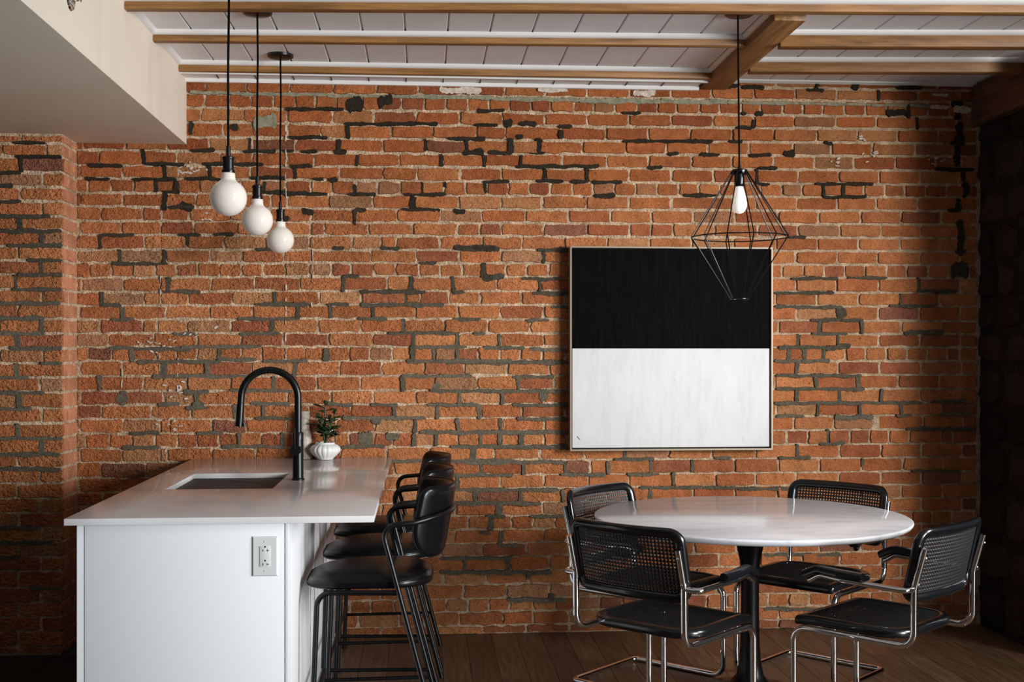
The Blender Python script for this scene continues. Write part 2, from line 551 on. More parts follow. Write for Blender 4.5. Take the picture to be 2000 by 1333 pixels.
OCC = [(1113, 481, 1509, 880), (1165, 970, 1788, 1068), (1120, 1040, 1480, 1260), (1540, 940, 1735, 1160), (1550, 1015, 1910, 1250),
       (130, 1013, 730, 1333), (395, 893, 768, 1013), (590, 1010, 880, 1250), (800, 870, 886, 1090), (405, 325, 475, 412), (560, 1020, 640, 1333),
       (463, 380, 522, 457), (520, 425, 572, 490), (150, 140, 366, 283), (1450, 1060, 1488, 1333), (1108, 950, 1250, 1100)]
EX, EZ, NB = Vector((1, 0, 0)), Vector((0, 0, 1)), Vector((0, -1, 0))
bricks = []
for k, line in enumerate(HEADS):
    js = [int(t) for t in line.split()]
    hdr = len(js) > 30
    unit = 41.5 if hdr else 82
    lo = js[0] if k == 0 else min(js[0], 366 if k < 5 else 155)
    full = [js[0]]
    while k and full[0] - unit > (375 if k < 4 else 150):
        full.insert(0, full[0] - unit)
    full.insert(0, (1400 if k == 0 else (330 if k < 4 else 150)))
    for j in js[1:]:
        g = j - full[-1]
        n = max(1, round(g / unit - 0.12))
        full += [full[-1] + g * i / n for i in range(1, n)] + [j]
    while full[-1] + unit < 1900:
        full.append(full[-1] + unit)
    full.append(1908)
    for u0, u1 in zip(full, full[1:]):
        if u1 - u0 < 8:
            continue
        um = (u0 + u1) / 2
        v0, v1 = bed(k, um), bed(k + 1, um)
        x0, z1 = on_wall(u0 + 1.1, v0 + 1.3)
        x1, z0 = on_wall(u1 - 1.1, v1 - 1.3)
        z0 = max(z0, 0.001)
        if z1 - z0 < 0.015 or z0 > 2.9:
            continue
        area_px = (u1 - u0) * (v1 - v0)
        vis = area_px
        for a0, b0, a1, b1 in OCC:
            vis -= max(0, min(a1, u1) - max(a0, u0)) * max(0, min(b1, v1) - max(b0, v0))
        bricks.append((vis, um, (v0 + v1) / 2, x0, x1, z0, min(z1, 2.9)))
bricks.sort(key=lambda t: -t[0])
rest = MB()
for i, (vis, um, vm, x0, x1, z0, z1) in enumerate(bricks):
    mb = MB() if i < 300 else rest
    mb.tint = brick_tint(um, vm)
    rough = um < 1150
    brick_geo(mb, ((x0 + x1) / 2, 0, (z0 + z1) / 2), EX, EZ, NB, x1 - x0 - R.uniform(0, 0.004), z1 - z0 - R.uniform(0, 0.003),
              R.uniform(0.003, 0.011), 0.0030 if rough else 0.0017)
    if i < 300:
        mb.build('brick', 'brick', wb, smooth=False)
o = rest.build('brick', 'brick', wb, smooth=False)
o['kind'] = 'stuff'

# ---- dark repair mortar smeared over the joints: h = (u1, u2, v, height), v = (u, v1, v2, width), b = blob
PH = '''373 420 295;476 539 296;397 515 321;173 240 324;285 360 321;168 215 350;260 345 351;363 435 350;490 560 348;319 352 375;510 600 376;330 380 405;
558 672 214;674 855 243;933 985 217;926 972 245;565 640 269;553 573 296;588 620 297;875 948 271;905 945 299 13;955 1000 299;568 610 325;612 632 350;643 660 352 12;680 735 380;790 870 380;
785 860 410;945 995 356;695 715 410;555 640 379;1013 1048 242 11;1035 1065 299;1090 1117 248;1217 1392 277;1305 1325 302;1367 1402 303;1008 1170 326;1048 1100 354;1115 1150 355;1157 1215 356;1160 1202 384 11;
1265 1293 328;1335 1400 382;1215 1252 221;1448 1492 171 10;1575 1608 177;1437 1468 250;1350 1390 277;1423 1450 277;1368 1405 303;1463 1505 304;1480 1517 329;1475 1503 360;1592 1705 360;1608 1692 386;
1855 1880 281;1825 1900 331;1850 1876 411;1865 1885 493;1540 1573 464;1545 1636 545;1655 1732 544;1512 1628 573;1790 1867 569;1737 1824 598;1512 1645 600;1583 1685 626;1585 1655 653;1766 1842 650 10;1520 1647 679 9;1512 1620 706;
1515 1682 734;1515 1688 760;1512 1800 788;1515 1570 813;1630 1705 816 12;1750 1780 812;1818 1885 784;1835 1892 809;1770 1905 838;1600 1650 867;1520 1582 895;1780 1872 920;
900 976 487 10;1050 1112 490 12;1018 1095 545;1040 1110 573 9;1075 1110 600;885 938 625;1028 1072 626;925 948 652;945 1025 680;1035 1110 683;870 1110 708 9;650 672 484;745 782 485;887 970 483 10;820 853 514;940 985 541 12;670 702 540;
705 832 570 9;885 906 571;705 868 596 9;500 605 595;640 682 595;700 757 623;760 897 651;810 912 678;945 1003 680;795 1000 706 8;195 262 460;350 392 460;420 457 458;500 545 488;220 328 516;320 392 570;200 237 597;515 600 594 10;218 262 625;
465 582 623;470 547 652;340 382 653;215 262 680;260 372 682;355 512 678;268 432 707;425 502 703;515 602 706;300 488 735 9;450 572 763;360 408 766 11;365 407 797;310 352 790;490 567 789;500 582 817;255 312 847;385 437 846;240 312 874;435 557 872;
785 922 735;840 1000 764;640 690 790;725 777 791;835 937 791;670 832 817;820 1102 845 9;667 752 873;880 1000 873;760 1002 901;890 952 928;1000 1082 737;950 1110 765;1000 1110 792;1010 1110 819;975 1110 845;915 1110 873 9;870 1022 903 9;1020 1102 903;1095 1182 927;
870 1002 929;880 1092 957;880 1057 983 9;1200 1277 897;1110 1182 928;1225 1287 927;1250 1437 953;1395 1427 895;1440 1562 955;950 987 1009 11;1035 1107 1009;975 1012 1066;860 1002 1091;860 1077 1118 9;990 1107 1172 10;1490 1642 1084;1490 1642 1190;1750 1800 172'''
PV = '''488 270 296;410 322 347;281 292 322;323 323 350;305 352 376;345 352 376;323 378 412 11;518 355 378;373 238 264 10;680 245 272;663 272 300;831 272 296;912 272 298;698 303 325;862 302 326;946 303 326;577 330 350;693 360 385;824 356 382;806 382 408 10;870 355 366;
693 410 441;948 358 378;997 270 300 12;1051 270 300 14;1018 303 326;1064 328 354;1146 328 354;1095 254 272 12;1595 157 176;1671 157 178 12;1471 235 252;1477 330 360;1607 360 384;1647 362 386;1773 205 232;1790 230 254;1715 177 198;1870 200 235 14;1874 240 285 13;1867 285 325 13;1880 330 356 13;1884 356 386 13;1870 388 412 13;1874 430 500 14;
1793 543 571;1758 575 598;1640 598 626 14;1600 626 653 10;1681 626 653 8;1558 653 679;1636 655 682;1540 680 706 9;1571 680 706 9;1608 680 706 9;1556 706 735 9;1592 735 760;1675 735 762 10;1556 760 787;1639 760 787;1721 760 787;1597 788 814;1678 788 814;1759 787 810;1840 784 810;1616 838 867;1556 867 895 9;1684 895 912;
946 513 542 10;1062 490 515;1053 545 574;975 653 681;671 540 571;804 540 571 9;885 540 572;792 568 597;583 597 625 9;646 597 622 9;728 596 622;788 623 651 9;808 650 708 9;893 650 682 8;638 680 707 14;848 680 708;892 680 708;196 460 487;367 462 480;235 488 514;322 488 517;329 542 572 11;199 570 599;537 570 597 10;240 600 625 10;532 625 652 12;259 680 708 9;429 678 706;
195 734 764 8;323 706 738 14;406 706 737 9;535 735 764 9;241 764 792 11;385 765 797 13;460 790 818 9;514 792 819;467 846 874;553 845 874 9;577 706 737 8;787 735 766 10;898 763 792;981 763 792;771 790 819 8;855 790 819 8;937 790 819 10;812 817 847 8;894 817 847 9;978 817 843 8;809 847 872 9;853 846 872 9;938 846 872 8;977 846 872 9;924 873 901 11;939 900 929 7;
1012 735 764;982 765 790;1018 846 872 11;1022 901 928 8;1104 901 928;893 928 957 10;930 956 984 10;1016 956 984 9;1100 956 982;1220 880 898 9;1187 900 928;1270 900 928;1351 898 922 8;1315 922 948 9;1269 952 978 9;973 983 1012 13;960 1010 1037 12;978 1038 1068 9;907 1091 1118 8;993 1091 1118 12;1032 1116 1132 10;1076 1158 1173 12'''
PB = '''693 204 34 26;753 198 28 24;665 296 24 10;992 240 17 16;1015 268 14 11;898 412 22 11;602 414 22 16;555 428 20 14;458 249 16 17;1452 222 10 7;1482 222 16 9;1617 281 16 9;1541 301 22 16;1752 222 44 13;1873 530 34 34;365 405 26 18;240 779 24 18;388 792 22 16;850 755 20 16;735 822 20 12;714 857 28 27;767 853 26 18;1062 772 18 20;945 1040 22 9;1643 612 18 22;1648 675 24 12;953 541 22 14;945 486 40 12;1425 168 34 14;1868 205 22 16;1872 275 18 14'''


def patch_tint(v):
    t = min(1, max(0, (v - 380) / 320))
    k = R.uniform(0.85, 1.2)
    return tuple((a + (b - a) * t) * k for a, b in ((0.038, 0.155), (0.029, 0.130), (0.019, 0.092))) + (1,)


def smear(p0, p1, w, along):
    """irregular smear of mortar between two wall points (x, z), w wide"""
    L = hypot(p1[0] - p0[0], p1[1] - p0[1])
    n = max(3, int(L / 0.008))
    d = ((p1[0] - p0[0]) / L, (p1[1] - p0[1]) / L)
    q = (-d[1], d[0])
    top, bot = [], []
    ph0, ph1 = R.uniform(0, 6), R.uniform(0, 6)
    for i in range(n + 1):
        t = i / n
        e = 0.45 if i in (0, n) else 1.0
        cx, cz = p0[0] + (p1[0] - p0[0]) * t, p0[1] + (p1[1] - p0[1]) * t
        for lst, sg, ph in ((top, 1, ph0), (bot, -1, ph1)):
            wv = 0.95 + 0.22 * sin(t * L / 0.021 + ph) + 0.16 * sin(t * L / 0.047 + 2 * ph)
            h = w / 2 * e * wv * R.uniform(0.78, 1.25) * sg
            jx = R.gauss(0, 0.0012)
            lst.append((cx + q[0] * h + d[0] * jx, cz + q[1] * h + d[1] * jx))
    mb = MB()
    V = []
    for y, sh in ((0.0, 1.0), (-0.0105 - R.uniform(0, 0.0025), 0.90)):
        for a, b in zip(top, bot):
            mx, mz = (a[0] + b[0]) / 2, (a[1] + b[1]) / 2
            V += [(mx + (a[0] - mx) * sh, y, mz + (a[1] - mz) * sh), (mx + (b[0] - mx) * sh, y, mz + (b[1] - mz) * sh)]
    m = n + 1
    F = [(2 * m + 2 * i, 2 * m + 2 * i + 1, 2 * m + 2 * i + 3, 2 * m + 2 * i + 2) for i in range(n)]
    F += [(2 * i, 2 * i + 2, 2 * m + 2 * i + 2, 2 * m + 2 * i) for i in range(n)]
    F += [(2 * i + 1, 2 * m + 2 * i + 1, 2 * m + 2 * i + 3, 2 * i + 3) for i in range(n)]
    F += [(0, 2 * m, 2 * m + 1, 1), (2 * n, 2 * n + 1, 2 * m + 2 * n + 1, 2 * m + 2 * n)]
    return mb, V, F


def put_patch(p0, p1, w, v, parent, mat='patch', name='mortar_patch', xf=None):
    mb, V, F = smear(p0, p1, w, 0)
    mb.tint = patch_tint(v)
    mb.add(V if not xf else [xf(p) for p in V], F)
    return mb.build(name, mat, parent, smooth=True, angle=60)


PX = 1 / 379.6
for s in PH.replace('\n', '').split(';'):
    t = [float(x) for x in s.split()]
    put_patch(on_wall(t[0], t[2]), on_wall(t[1], t[2] + R.uniform(-1, 1)), (t[3] if len(t) > 3 else 7.5) * PX, t[2], wb)
for s in PV.replace('\n', '').split(';'):
    t = [float(x) for x in s.split()]
    put_patch(on_wall(t[0], t[1]), on_wall(t[0] + R.uniform(-1.5, 1.5), t[2]), (t[3] if len(t) > 3 else 7) * PX, t[1], wb)
for s in PB.split(';'):
    u, v, a, b = [float(x) for x in s.split()]
    put_patch(on_wall(u - a / 2, v + R.uniform(-2, 2)), on_wall(u + a / 2, v), b * PX, v - 60, wb)

# grey-green bed of mortar under the top course, pale efflorescence and old drips of whitewash
for u0, u1, v, h in ((372, 470, 181, 7), (470, 640, 184, 7), (640, 800, 188, 6), (800, 960, 190, 8), (960, 1130, 194, 9), (1130, 1290, 197, 11),
                     (1290, 1420, 199, 10), (1420, 1560, 201, 7), (1560, 1700, 203, 6), (1700, 1830, 206, 6)):
    put_patch(on_wall(u0, v), on_wall(u1, v + 2), h * PX, v, wb, 'greenish', 'mortar_patch')
put_patch(on_wall(496, 240), on_wall(541, 240), 30 * PX, 0, wb, 'greenish')
for u0, u1, v, h in ((858, 940, 177, 14), (1050, 1108, 177, 10), (1236, 1280, 182, 14), (1430, 1438, 165, 14), (1820, 1850, 186, 6), (1815, 1852, 210, 8), (1860, 1895, 216, 14)):
    put_patch(on_wall(u0, v), on_wall(u1, v), h * PX, v, wb, 'drip', 'whitewash_patch')
for u, v0, v1 in ((559, 245, 312), (559, 320, 405), (611, 355, 380), (559, 555, 700), (611, 470, 545), (314, 540, 590), (313, 690, 735), (349, 335, 355),
                  (610, 590, 605), (348, 700, 765), (239, 720, 770)):
    z = v0
    while z < v1:
        l = R.uniform(6, 22)
        put_patch(on_wall(u + R.uniform(-0.8, 0.8), z), on_wall(u + R.uniform(-0.8, 0.8), min(z + l, v1)), R.uniform(1.2, 2.6) * PX, z, wb, 'drip', 'whitewash_drip')
        z += l + R.uniform(3, 16)
for u, v, n, sp in ((352, 335, 10, 11), (375, 333, 9, 9), (288, 668, 14, 14), (360, 650, 7, 16), (335, 830, 8, 14), (345, 760, 10, 18), (405, 430, 5, 8), (1710, 305, 6, 10), (1680, 270, 4, 8), (1625, 320, 5, 8), (1815, 315, 8, 12)):
    for i in range(n):
        a, b = u + R.gauss(0, sp), v + R.gauss(0, sp * 0.6)
        put_patch(on_wall(a, b), on_wall(a + R.uniform(3, 9), b + R.uniform(-5, 5)), R.uniform(1.5, 5.0) * PX, b, wb, 'drip', 'whitewash_drip')

# ================================================================== LEFT BRICK PIER
PY = -0.262
wl = MB().box(-3.1, XL - 0.010, PY + 0.006, -0.001, -0.05, 2.56).build('wall_left', 'mortar', smooth=False)
struct(wl, 'brick pier standing proud of the back wall at the left edge')
PB_ = [262, 280, 306, 337, 365, 393, 423, 450, 481, 509, 537, 566, 593, 623, 651.5, 681, 710, 738, 767, 798, 827, 856, 887, 915, 945, 974, 1002, 1030, 1059, 1088, 1116, 1149, 1177, 1205, 1234, 1265, 1279]
PJ = [40, 90, 41, 83, 39, 82, 38, 81, 35, 80, 30, 81, 34, 82, 34, 84, 32, 77, 37, 81, 34, 81, 33, 78, 34, 78, 38, 80, 35, 80, 35, 80, 36, 80, 35, 36]
NS = Vector((1, 0, 0))
EY = Vector((0, 1, 0))
for k in range(len(PJ)):
    j = PJ[k]
    full = [j - 170, j - 85, j, j + 85] if j > 60 else [j - 85, j, j + 84]
    full = [x for x in full if x < 112] + [122]
    for u0, u1 in zip(full, full[1:]):
        if u1 < -60:
            continue
        x0, z1 = on_wall(u0 + 2, PB_[k] + 2, PY)
        x1, z0 = on_wall(u1 - (2 if u1 < 122 else -0.5), PB_[k + 1] - 2, PY)
        mb = MB()
        mb.tint = brick_tint(0, 500)
        brick_geo(mb, ((x0 + x1) / 2, PY + 0.006, (z0 + z1) / 2), EX, EZ, NB, x1 - x0, z1 - z0, R.uniform(0.004, 0.011), 0.0025)
        mb.build('brick', 'brick', wl, smooth=False)
    # the side of the pier that faces the room, smoother and paler with old whitewash
    _, z1 = on_wall(122, PB_[k] + 2, PY)
    _, z0 = on_wall(122, PB_[k + 1] - 2, PY)
    cut = R.uniform(0.09, 0.13) if k % 2 else R.uniform(0.19, 0.22)
    for y0, y1 in ((PY + 0.004, PY + cut - 0.006), (PY + cut + 0.004, -0.012)):
        if y1 - y0 < 0.03:
            continue
        mb = MB()
        c = R.uniform(0.9, 1.12)
        mb.tint = (0.46 * c, 0.190 * c, 0.098 * c, 0.30)
        brick_geo(mb, (XL - 0.010, (y0 + y1) / 2, (z0 + z1) / 2), EY, EZ, NS, y1 - y0, z1 - z0, R.uniform(0.003, 0.006), 0.0015)
        mb.build('brick', 'brick', wl, smooth=False)
for s in '27 88 279;32 122 307;0 40 338;0 25 363;0 40 394;0 98 423 9;0 122 452 9;15 122 480 9;55 122 509;35 122 537 9;25 122 566;0 117 593 9;0 87 622 9;0 87 652 9;20 124 681 9;80 132 710;0 56 738 8;0 87 768;0 62 800;0 122 857;0 118 888 9;0 118 917 9;0 72 1031;45 102 1060;0 45 1061;0 40 1090;60 120 1149'.split(';'):
    t = [float(x) for x in s.split()]
    a, b = on_wall(t[0] - (20 if t[0] == 0 else 0), t[2], PY), on_wall(min(t[1], 121), t[2], PY)
    put_patch(a, b, (t[3] if len(t) > 3 else 7.5) / 397, t[2] + 60, wl, xf=lambda p: (p[0], p[1] + PY + 0.006, p[2]))
for s in '42 307 337;39 423 451 10;81 452 481 10;80 509 537 9;30 538 566;82 622 652 9;34 652 681 11;34 710 738 10;37 768 798 12;34 827 857 9;81 857 887 9'.split(';'):
    t = [float(x) for x in s.split()]
    put_patch(on_wall(t[0], t[1], PY), on_wall(t[0] + 1, t[2], PY), (t[3] if len(t) > 3 else 7) / 397, t[1] + 60, wl, xf=lambda p: (p[0], p[1] + PY + 0.006, p[2]))

# ================================================================== RIGHT STONE WALL
XS = 2.932
wr = MB().box(XS + 0.03, XS + 0.5, -0.75, 0.0, -0.05, 2.95).build('wall_right', 'stone_mortar', smooth=False)
struct(wr, 'dark rough stone wall at the right edge')
z = 0.0
while z < 2.66:
    h = R.uniform(0.13, 0.27)
    if z + h > 2.60:
        h = 2.66 - z
    y = 0.0
    while y > -0.74:
        w = R.uniform(0.17, 0.36)
        if y - w < -0.62:
            w = y + 0.75
        c = R.uniform(0.5, 1.5)
        mb = MB()
        warm = R.uniform(0.7, 1.0)
        mb.tint = (0.024 * c, 0.020 * c * warm, 0.017 * c * warm, 1)
        n = 10
        ring0, ring1 = [], []
        for i in range(n):
            a = 2 * pi * i / n + R.uniform(-0.15, 0.15)
            e = 0.5 / max(abs(cos(a)), abs(sin(a))) * R.uniform(0.88, 1.0)
            py, pz = cos(a) * e * (w - 0.018), sin(a) * e * (h - 0.018)
            ring0.append((XS + 0.04, y - w / 2 + py, z + h / 2 + pz))
            ring1.append((XS + R.uniform(0.0, 0.014), y - w / 2 + py * 0.86, z + h / 2 + pz * 0.84))
        mid = (XS - R.uniform(0.0, 0.014), y - w / 2 + R.uniform(-.03, .03), z + h / 2 + R.uniform(-.02, .02))
        mb.add(ring0 + ring1 + [mid], [(i, (i + 1) % n, n + (i + 1) % n, n + i) for i in range(n)] + [(n + i, n + (i + 1) % n, 2 * n) for i in range(n)])
        mb.build('stone', 'stone', wr, smooth=True, angle=25)
        y -= w
    z += h

# ================================================================== FLOOR
fl = MB()
fl.tint = (0.8, 0.8, 0.8, 1)
fl.box(-1.2, 5.2, -9.0, 0.3, -0.12, -0.004)
fl = struct(fl.build('floor', 'floor', smooth=False), 'dark brown oak plank floor')
x = -1.19
i = 0
while x < 2.95:
    w = 0.128
    x1 = min(x + w, 2.96)
    ys = [0.0, -R.uniform(0.15, 1.1)]
    while ys[-1] > -2.6:
        ys.append(ys[-1] - R.uniform(0.8, 1.7))
    for y1, y0 in zip(ys, ys[1:]):
        mb = MB()
        c = R.uniform(0.72, 1.18)
        mb.tint = (c, c * R.uniform(0.95, 1.02), c * R.uniform(0.92, 1.02), 1)
        mb.box(x + 0.0012, x1 - 0.0012, y0 + 0.0012, y1 - 0.0012, -0.02, 0.0)
        mb.build('plank', 'floor', fl, smooth=False)
    x = x1
fk = struct(MB().box(-4.2, -1.2, -9.0, 0.3, -0.12, -0.003).build('floor', 'grout', smooth=False), 'black tiled floor left of the island')
for ix in range(4):
    for iy in range(3):
        xa, ya = -1.205 - 0.555 * ix, -0.30 - 0.6 * iy
        MB().box(xa - 0.551, xa, ya - 0.596, ya, -0.02, 0.0, 0.001).build('tile', 'tile', fk, smooth=False)

# ================================================================== CEILING
ZC = 2.882
ce = struct(MB().box(-1.3, 5.2, -9.0, 0.3, ZC + 0.012, ZC + 0.15).build('ceiling', 'trim', smooth=False), 'white boarded ceiling between honey coloured joists')
x = -1.212
while x < 3.0:
    mb = MB()
    c = R.uniform(0.94, 1.04)
    mb.tint = (0.61 * c, 0.60 * c, 0.595 * c, 1)
    mb.box(x + 0.0035, x + 0.1885 - 0.0035, -2.9, 0.0, ZC, ZC + 0.016, 0.003)
    mb.build('board', 'board', ce, smooth=False)
    x += 0.1885


def slanted(mb, p0, p1, w, z0, z1, bev=0.004):
    """beam with its front face from p0 to p1, w deep towards the wall"""
    d = Vector((p1[0] - p0[0], p1[1] - p0[1], 0))
    L = d.length
    a = atan2(d.y, d.x)
    t = MB().box(0, L, 0, w, z0, z1, bev)
    mb.add([(p0[0] + x * cos(a) - y * sin(a), p0[1] + x * sin(a) + y * cos(a), z) for x, y, z in t.v], t.f)
    return mb


JO = [((-1.2, -1.255), (2.93, -1.50), 0.05, 2.833), ((-1.2, -0.755), (1.45, -0.87), 0.045, 2.835), ((1.58, -0.955), (2.93, -1.045), 0.06, 2.812),
      ((-1.2, -0.205), (1.45, -0.235), 0.03, 2.832), ((1.58, -0.465), (2.93, -0.56), 0.06, 2.815), ((-1.2, -1.85), (2.93, -2.05), 0.05, 2.826), ((-1.2, -2.40), (2.93, -2.6), 0.05, 2.826)]
for p0, p1, w, zb in JO:
    mb = MB()
    c = R.uniform(0.9, 1.1)
    mb.tint = (c, c, c, 1)
    slanted(mb, p0, p1, w, zb, ZC + 0.005).build('joist', 'joist', ce)
    q = MB()      # quarter-round along the front and the back of each joist
    L = Vector((p1[0] - p0[0], p1[1] - p0[1], 0))
    a = atan2(L.y, L.x)
    for off, sg in ((0, -1), (w, 1)):
        prof = [(0, 0.0)] + [(sg * 0.022 * cos(t), -0.020 * sin(t)) for t in [i * pi / 12 for i in range(7)]]
        rings = []
        for s in (0.0, L.length):
            rings.append([(p0[0] + s * cos(a) - (off + dy) * sin(a), p0[1] + s * sin(a) + (off + dy) * cos(a), ZC + dz) for dy, dz in prof])
        q.loft(rings)
    q.build('moulding', 'trim', ce)
mb = MB()
mb.tint = (0.92, 0.92, 0.92, 1)
mb.box(1.447, 1.583, -1.30, 0.0, 2.828, ZC + 0.005, 0.006)
mb.build('header_beam', 'joist_y', ce)
for xs, sg in ((1.447, -1), (1.583, 1)):
    q = MB()
    prof = [(0, 0.0)] + [(sg * 0.020 * cos(t), -0.018 * sin(t)) for t in [i * pi / 12 for i in range(7)]]
    q.loft([[(xs + dx, yy, ZC + dz) for dx, dz in prof] for yy in (-1.3, -0.02)])
    q.build('moulding', 'trim', ce)
# right-hand wall moulding and the lowered boxed strip along the wall at the left
q = MB()
q.loft([[(xx, dy, ZC + 0.006 + dz) for dy, dz in [(0, 0), (-0.03, 0), (-0.026, -0.012), (-0.012, -0.020), (0, -0.022)]] for xx in (1.583, 2.93)])
q.build('moulding', 'trim', ce)
MB().box(-1.2, 1.425, -0.155, 0.0, 2.838, 2.858).build('strip_board', 'trim', ce, smooth=False)
q = MB()
q.loft([[(xx, -0.170 + dy, 2.828 + dz) for dy, dz in [(0, 0), (0.02, 0), (0.026, 0.006), (0.028, 0.014), (0.028, 0.03), (0, 0.03)]] for xx in (-1.2, 1.447)])
q.build('moulding', 'trim', ce)
q = MB()
q.loft([[(xx, -0.002 - dy, 2.820 + dz) for dy, dz in [(0, 0), (0.024, 0), (0.030, 0.006), (0.032, 0.020), (0.0, 0.03)]] for xx in (-1.2, 1.432)])
q.build('moulding', 'trim', ce)
for i in range(14):
    xx = -1.03 + 0.1885 * i
    if xx < 1.42:
        MB().box(xx - 0.0025, xx + 0.0025, -0.142, -0.032, 2.8355, 2.8382).build('groove', 'reveal', ce, smooth=False)
# old timber along the top of the stone wall
mb = MB()
mb.tint = (1, 1, 1, 1)
mb.box(2.905, 3.3, -0.80, -0.003, 2.655, 2.868, 0.014)
mb.build('wall_timber', 'old_timber', ce)

so = MB().box(-4.0, -1.196, -9.0, 0.0, 2.506, 2.99, 0.003).build('ceiling_soffit', 'soffit')
struct(so, 'cream painted dropped soffit above the island side, at top left')
q = MB()
q.loft([[(-1.196 + dx, yy, ZC + dz) for dx, dz in [(0, 0), (0.022, 0), (0.016, -0.012), (0.006, -0.020), (0, -0.022)]] for yy in (-2.9, 0.0)])
q.build('moulding', 'trim', ce)

# ================================================================== KITCHEN ISLAND
IX0, IX1, IY0 = -1.137, -0.446, -2.105
isl = empty('kitchen_island', ((IX0 + IX1) / 2, -1.05, 0))
tag(isl, 'white lacquered kitchen island cabinet standing against the brick wall', 'kitchen island')


def local(mb, o):
    l = o.location
    mb.v = [(x - l.x, y - l.y, z - l.z) for x, y, z in mb.v]
    return mb


local(MB().box(IX0 + 0.022, IX1 - 0.018, IY0 + 0.02, -0.016, 0.0, 0.891), isl).build('carcass', 'reveal', isl, smooth=False)
local(MB().box(IX0 + 0.0245, -0.462, IY0, IY0 + 0.02, 0.0, 0.8905, 0.0008), isl).build('end_panel', 'lacquer', isl)
local(MB().box(-0.4600, IX1, IY0 - 0.002, IY0 + 0.02, 0.0, 0.8905, 0.0015), isl).build('corner_strip', 'lacquer', isl)
for i in range(4):
    y0 = IY0 + 0.002 + i * 0.522
    local(MB().box(IX0, IX0 + 0.021, y0, y0 + 0.518, 0.10, 0.8905, 0.001), isl).build('door', 'lacquer', isl)
local(MB().box(IX0, IX0 + 0.021, IY0, IY0 + 0.0018, 0.0, 0.8905), isl).build('edge_strip', 'lacquer', isl, smooth=False)
for i in range(3):
    y0 = IY0 + 0.024 + i * 0.689
    local(MB().box(IX1 - 0.017, IX1 - 0.001, y0, y0 + 0.686, 0.0, 0.8905, 0.0012), isl).build('side_panel', 'lacquer', isl)
# outlet on the end panel
op = MB()
ox, oz, oy = -0.5255, 0.777, IY0
op.loft([[(ox + sx * a, oy - d, oz + sz * b) for sx, sz in ((-1, -1), (1, -1), (1, 1), (-1, 1))] for a, b, d in ((0.0425, 0.0665, 0), (0.0425, 0.0665, 0.002), (0.038, 0.062, 0.0055))])
op = local(op, isl).build('outlet_plate', 'plastic', isl, angle=15)
local(MB().box(ox - 0.0175, ox + 0.0175, oy - 0.0075, oy - 0.004, oz - 0.0345, oz + 0.0345, 0.001), isl).build('receptacle', 'plastic', op)
for dz in (0.022, -0.024):
    q = MB()
    q.tube([(ox + 0.001, oy - 0.0070, oz + dz + 0.010), (ox + 0.001, oy - 0.0080, oz + dz + 0.010)], 0.0030, 10)
    local(q, isl).build('ground_hole', 'slot', op)
    local(MB().box(ox - 0.0072, ox - 0.0050, oy - 0.0080, oy - 0.0070, oz + dz - 0.0055, oz + dz + 0.0015), isl).build('slot', 'slot', op, smooth=False)
    local(MB().box(ox + 0.0070, ox + 0.0092, oy - 0.0080, oy - 0.0070, oz + dz - 0.0055, oz + dz + 0.0015).box(ox + 0.0092, ox + 0.0142, oy - 0.0080, oy - 0.0070, oz + dz - 0.0030, oz + dz - 0.0010), isl).build('slot', 'slot', op, smooth=False)
for dz in (0.049, -0.049):
    q = MB()
    q.tube([(ox, oy - 0.0050, oz + dz), (ox, oy - 0.0068, oz + dz)], 0.0028, 10)
    local(q, isl).build('screw', 'plastic', op)

# worktop with the sink opening
CX0, CX1, CY0, CZ0, CZ1 = -1.166, -0.163, -2.150, 0.8915, 0.914
SX0, SX1, SY0, SY1 = -1.015, -0.597, -1.345, -0.750
bm = bmesh.new()
gx, gy = [CX0, SX0, SX1, CX1], [CY0, SY0, SY1, -0.016]
gv = {(i, j, k): bm.verts.new((gx[i], gy[j], (CZ0, CZ1)[k])) for i in range(4) for j in range(4) for k in range(2)}
for i in range(3):
    for j in range(3):
        if (i, j) == (1, 1):
            continue
        bm.faces.new([gv[i, j, 1], gv[i + 1, j, 1], gv[i + 1, j + 1, 1], gv[i, j + 1, 1]])
        bm.faces.new([gv[i, j, 0], gv[i, j + 1, 0], gv[i + 1, j + 1, 0], gv[i + 1, j, 0]])
for i in range(3):
    for j in (0, 3):
        bm.faces.new([gv[i, j, 0], gv[i + 1, j, 0], gv[i + 1, j, 1], gv[i, j, 1]])
        bm.faces.new([gv[j, i, 0], gv[j, i + 1, 0], gv[j, i + 1, 1], gv[j, i, 1]])
for a, b in (((1, 1), (2, 1)), ((2, 1), (2, 2)), ((2, 2), (1, 2)), ((1, 2), (1, 1))):
    bm.faces.new([gv[(*a, 0)], gv[(*b, 0)], gv[(*b, 1)], gv[(*a, 1)]])
bmesh.ops.recalc_face_normals(bm, faces=bm.faces[:])
ed = [e for e in bm.edges if len(e.link_faces) == 2 and e.calc_face_angle(0) > 1]
bmesh.ops.bevel(bm, geom=ed, offset=0.002, segments=2, profile=0.5, affect='EDGES')
mb = MB()
mb.bm(bm)
ct = mb.build('countertop', 'quartz', angle=30)
tag(ct, 'pale grey quartz slab worktop lying on the white island', 'countertop')

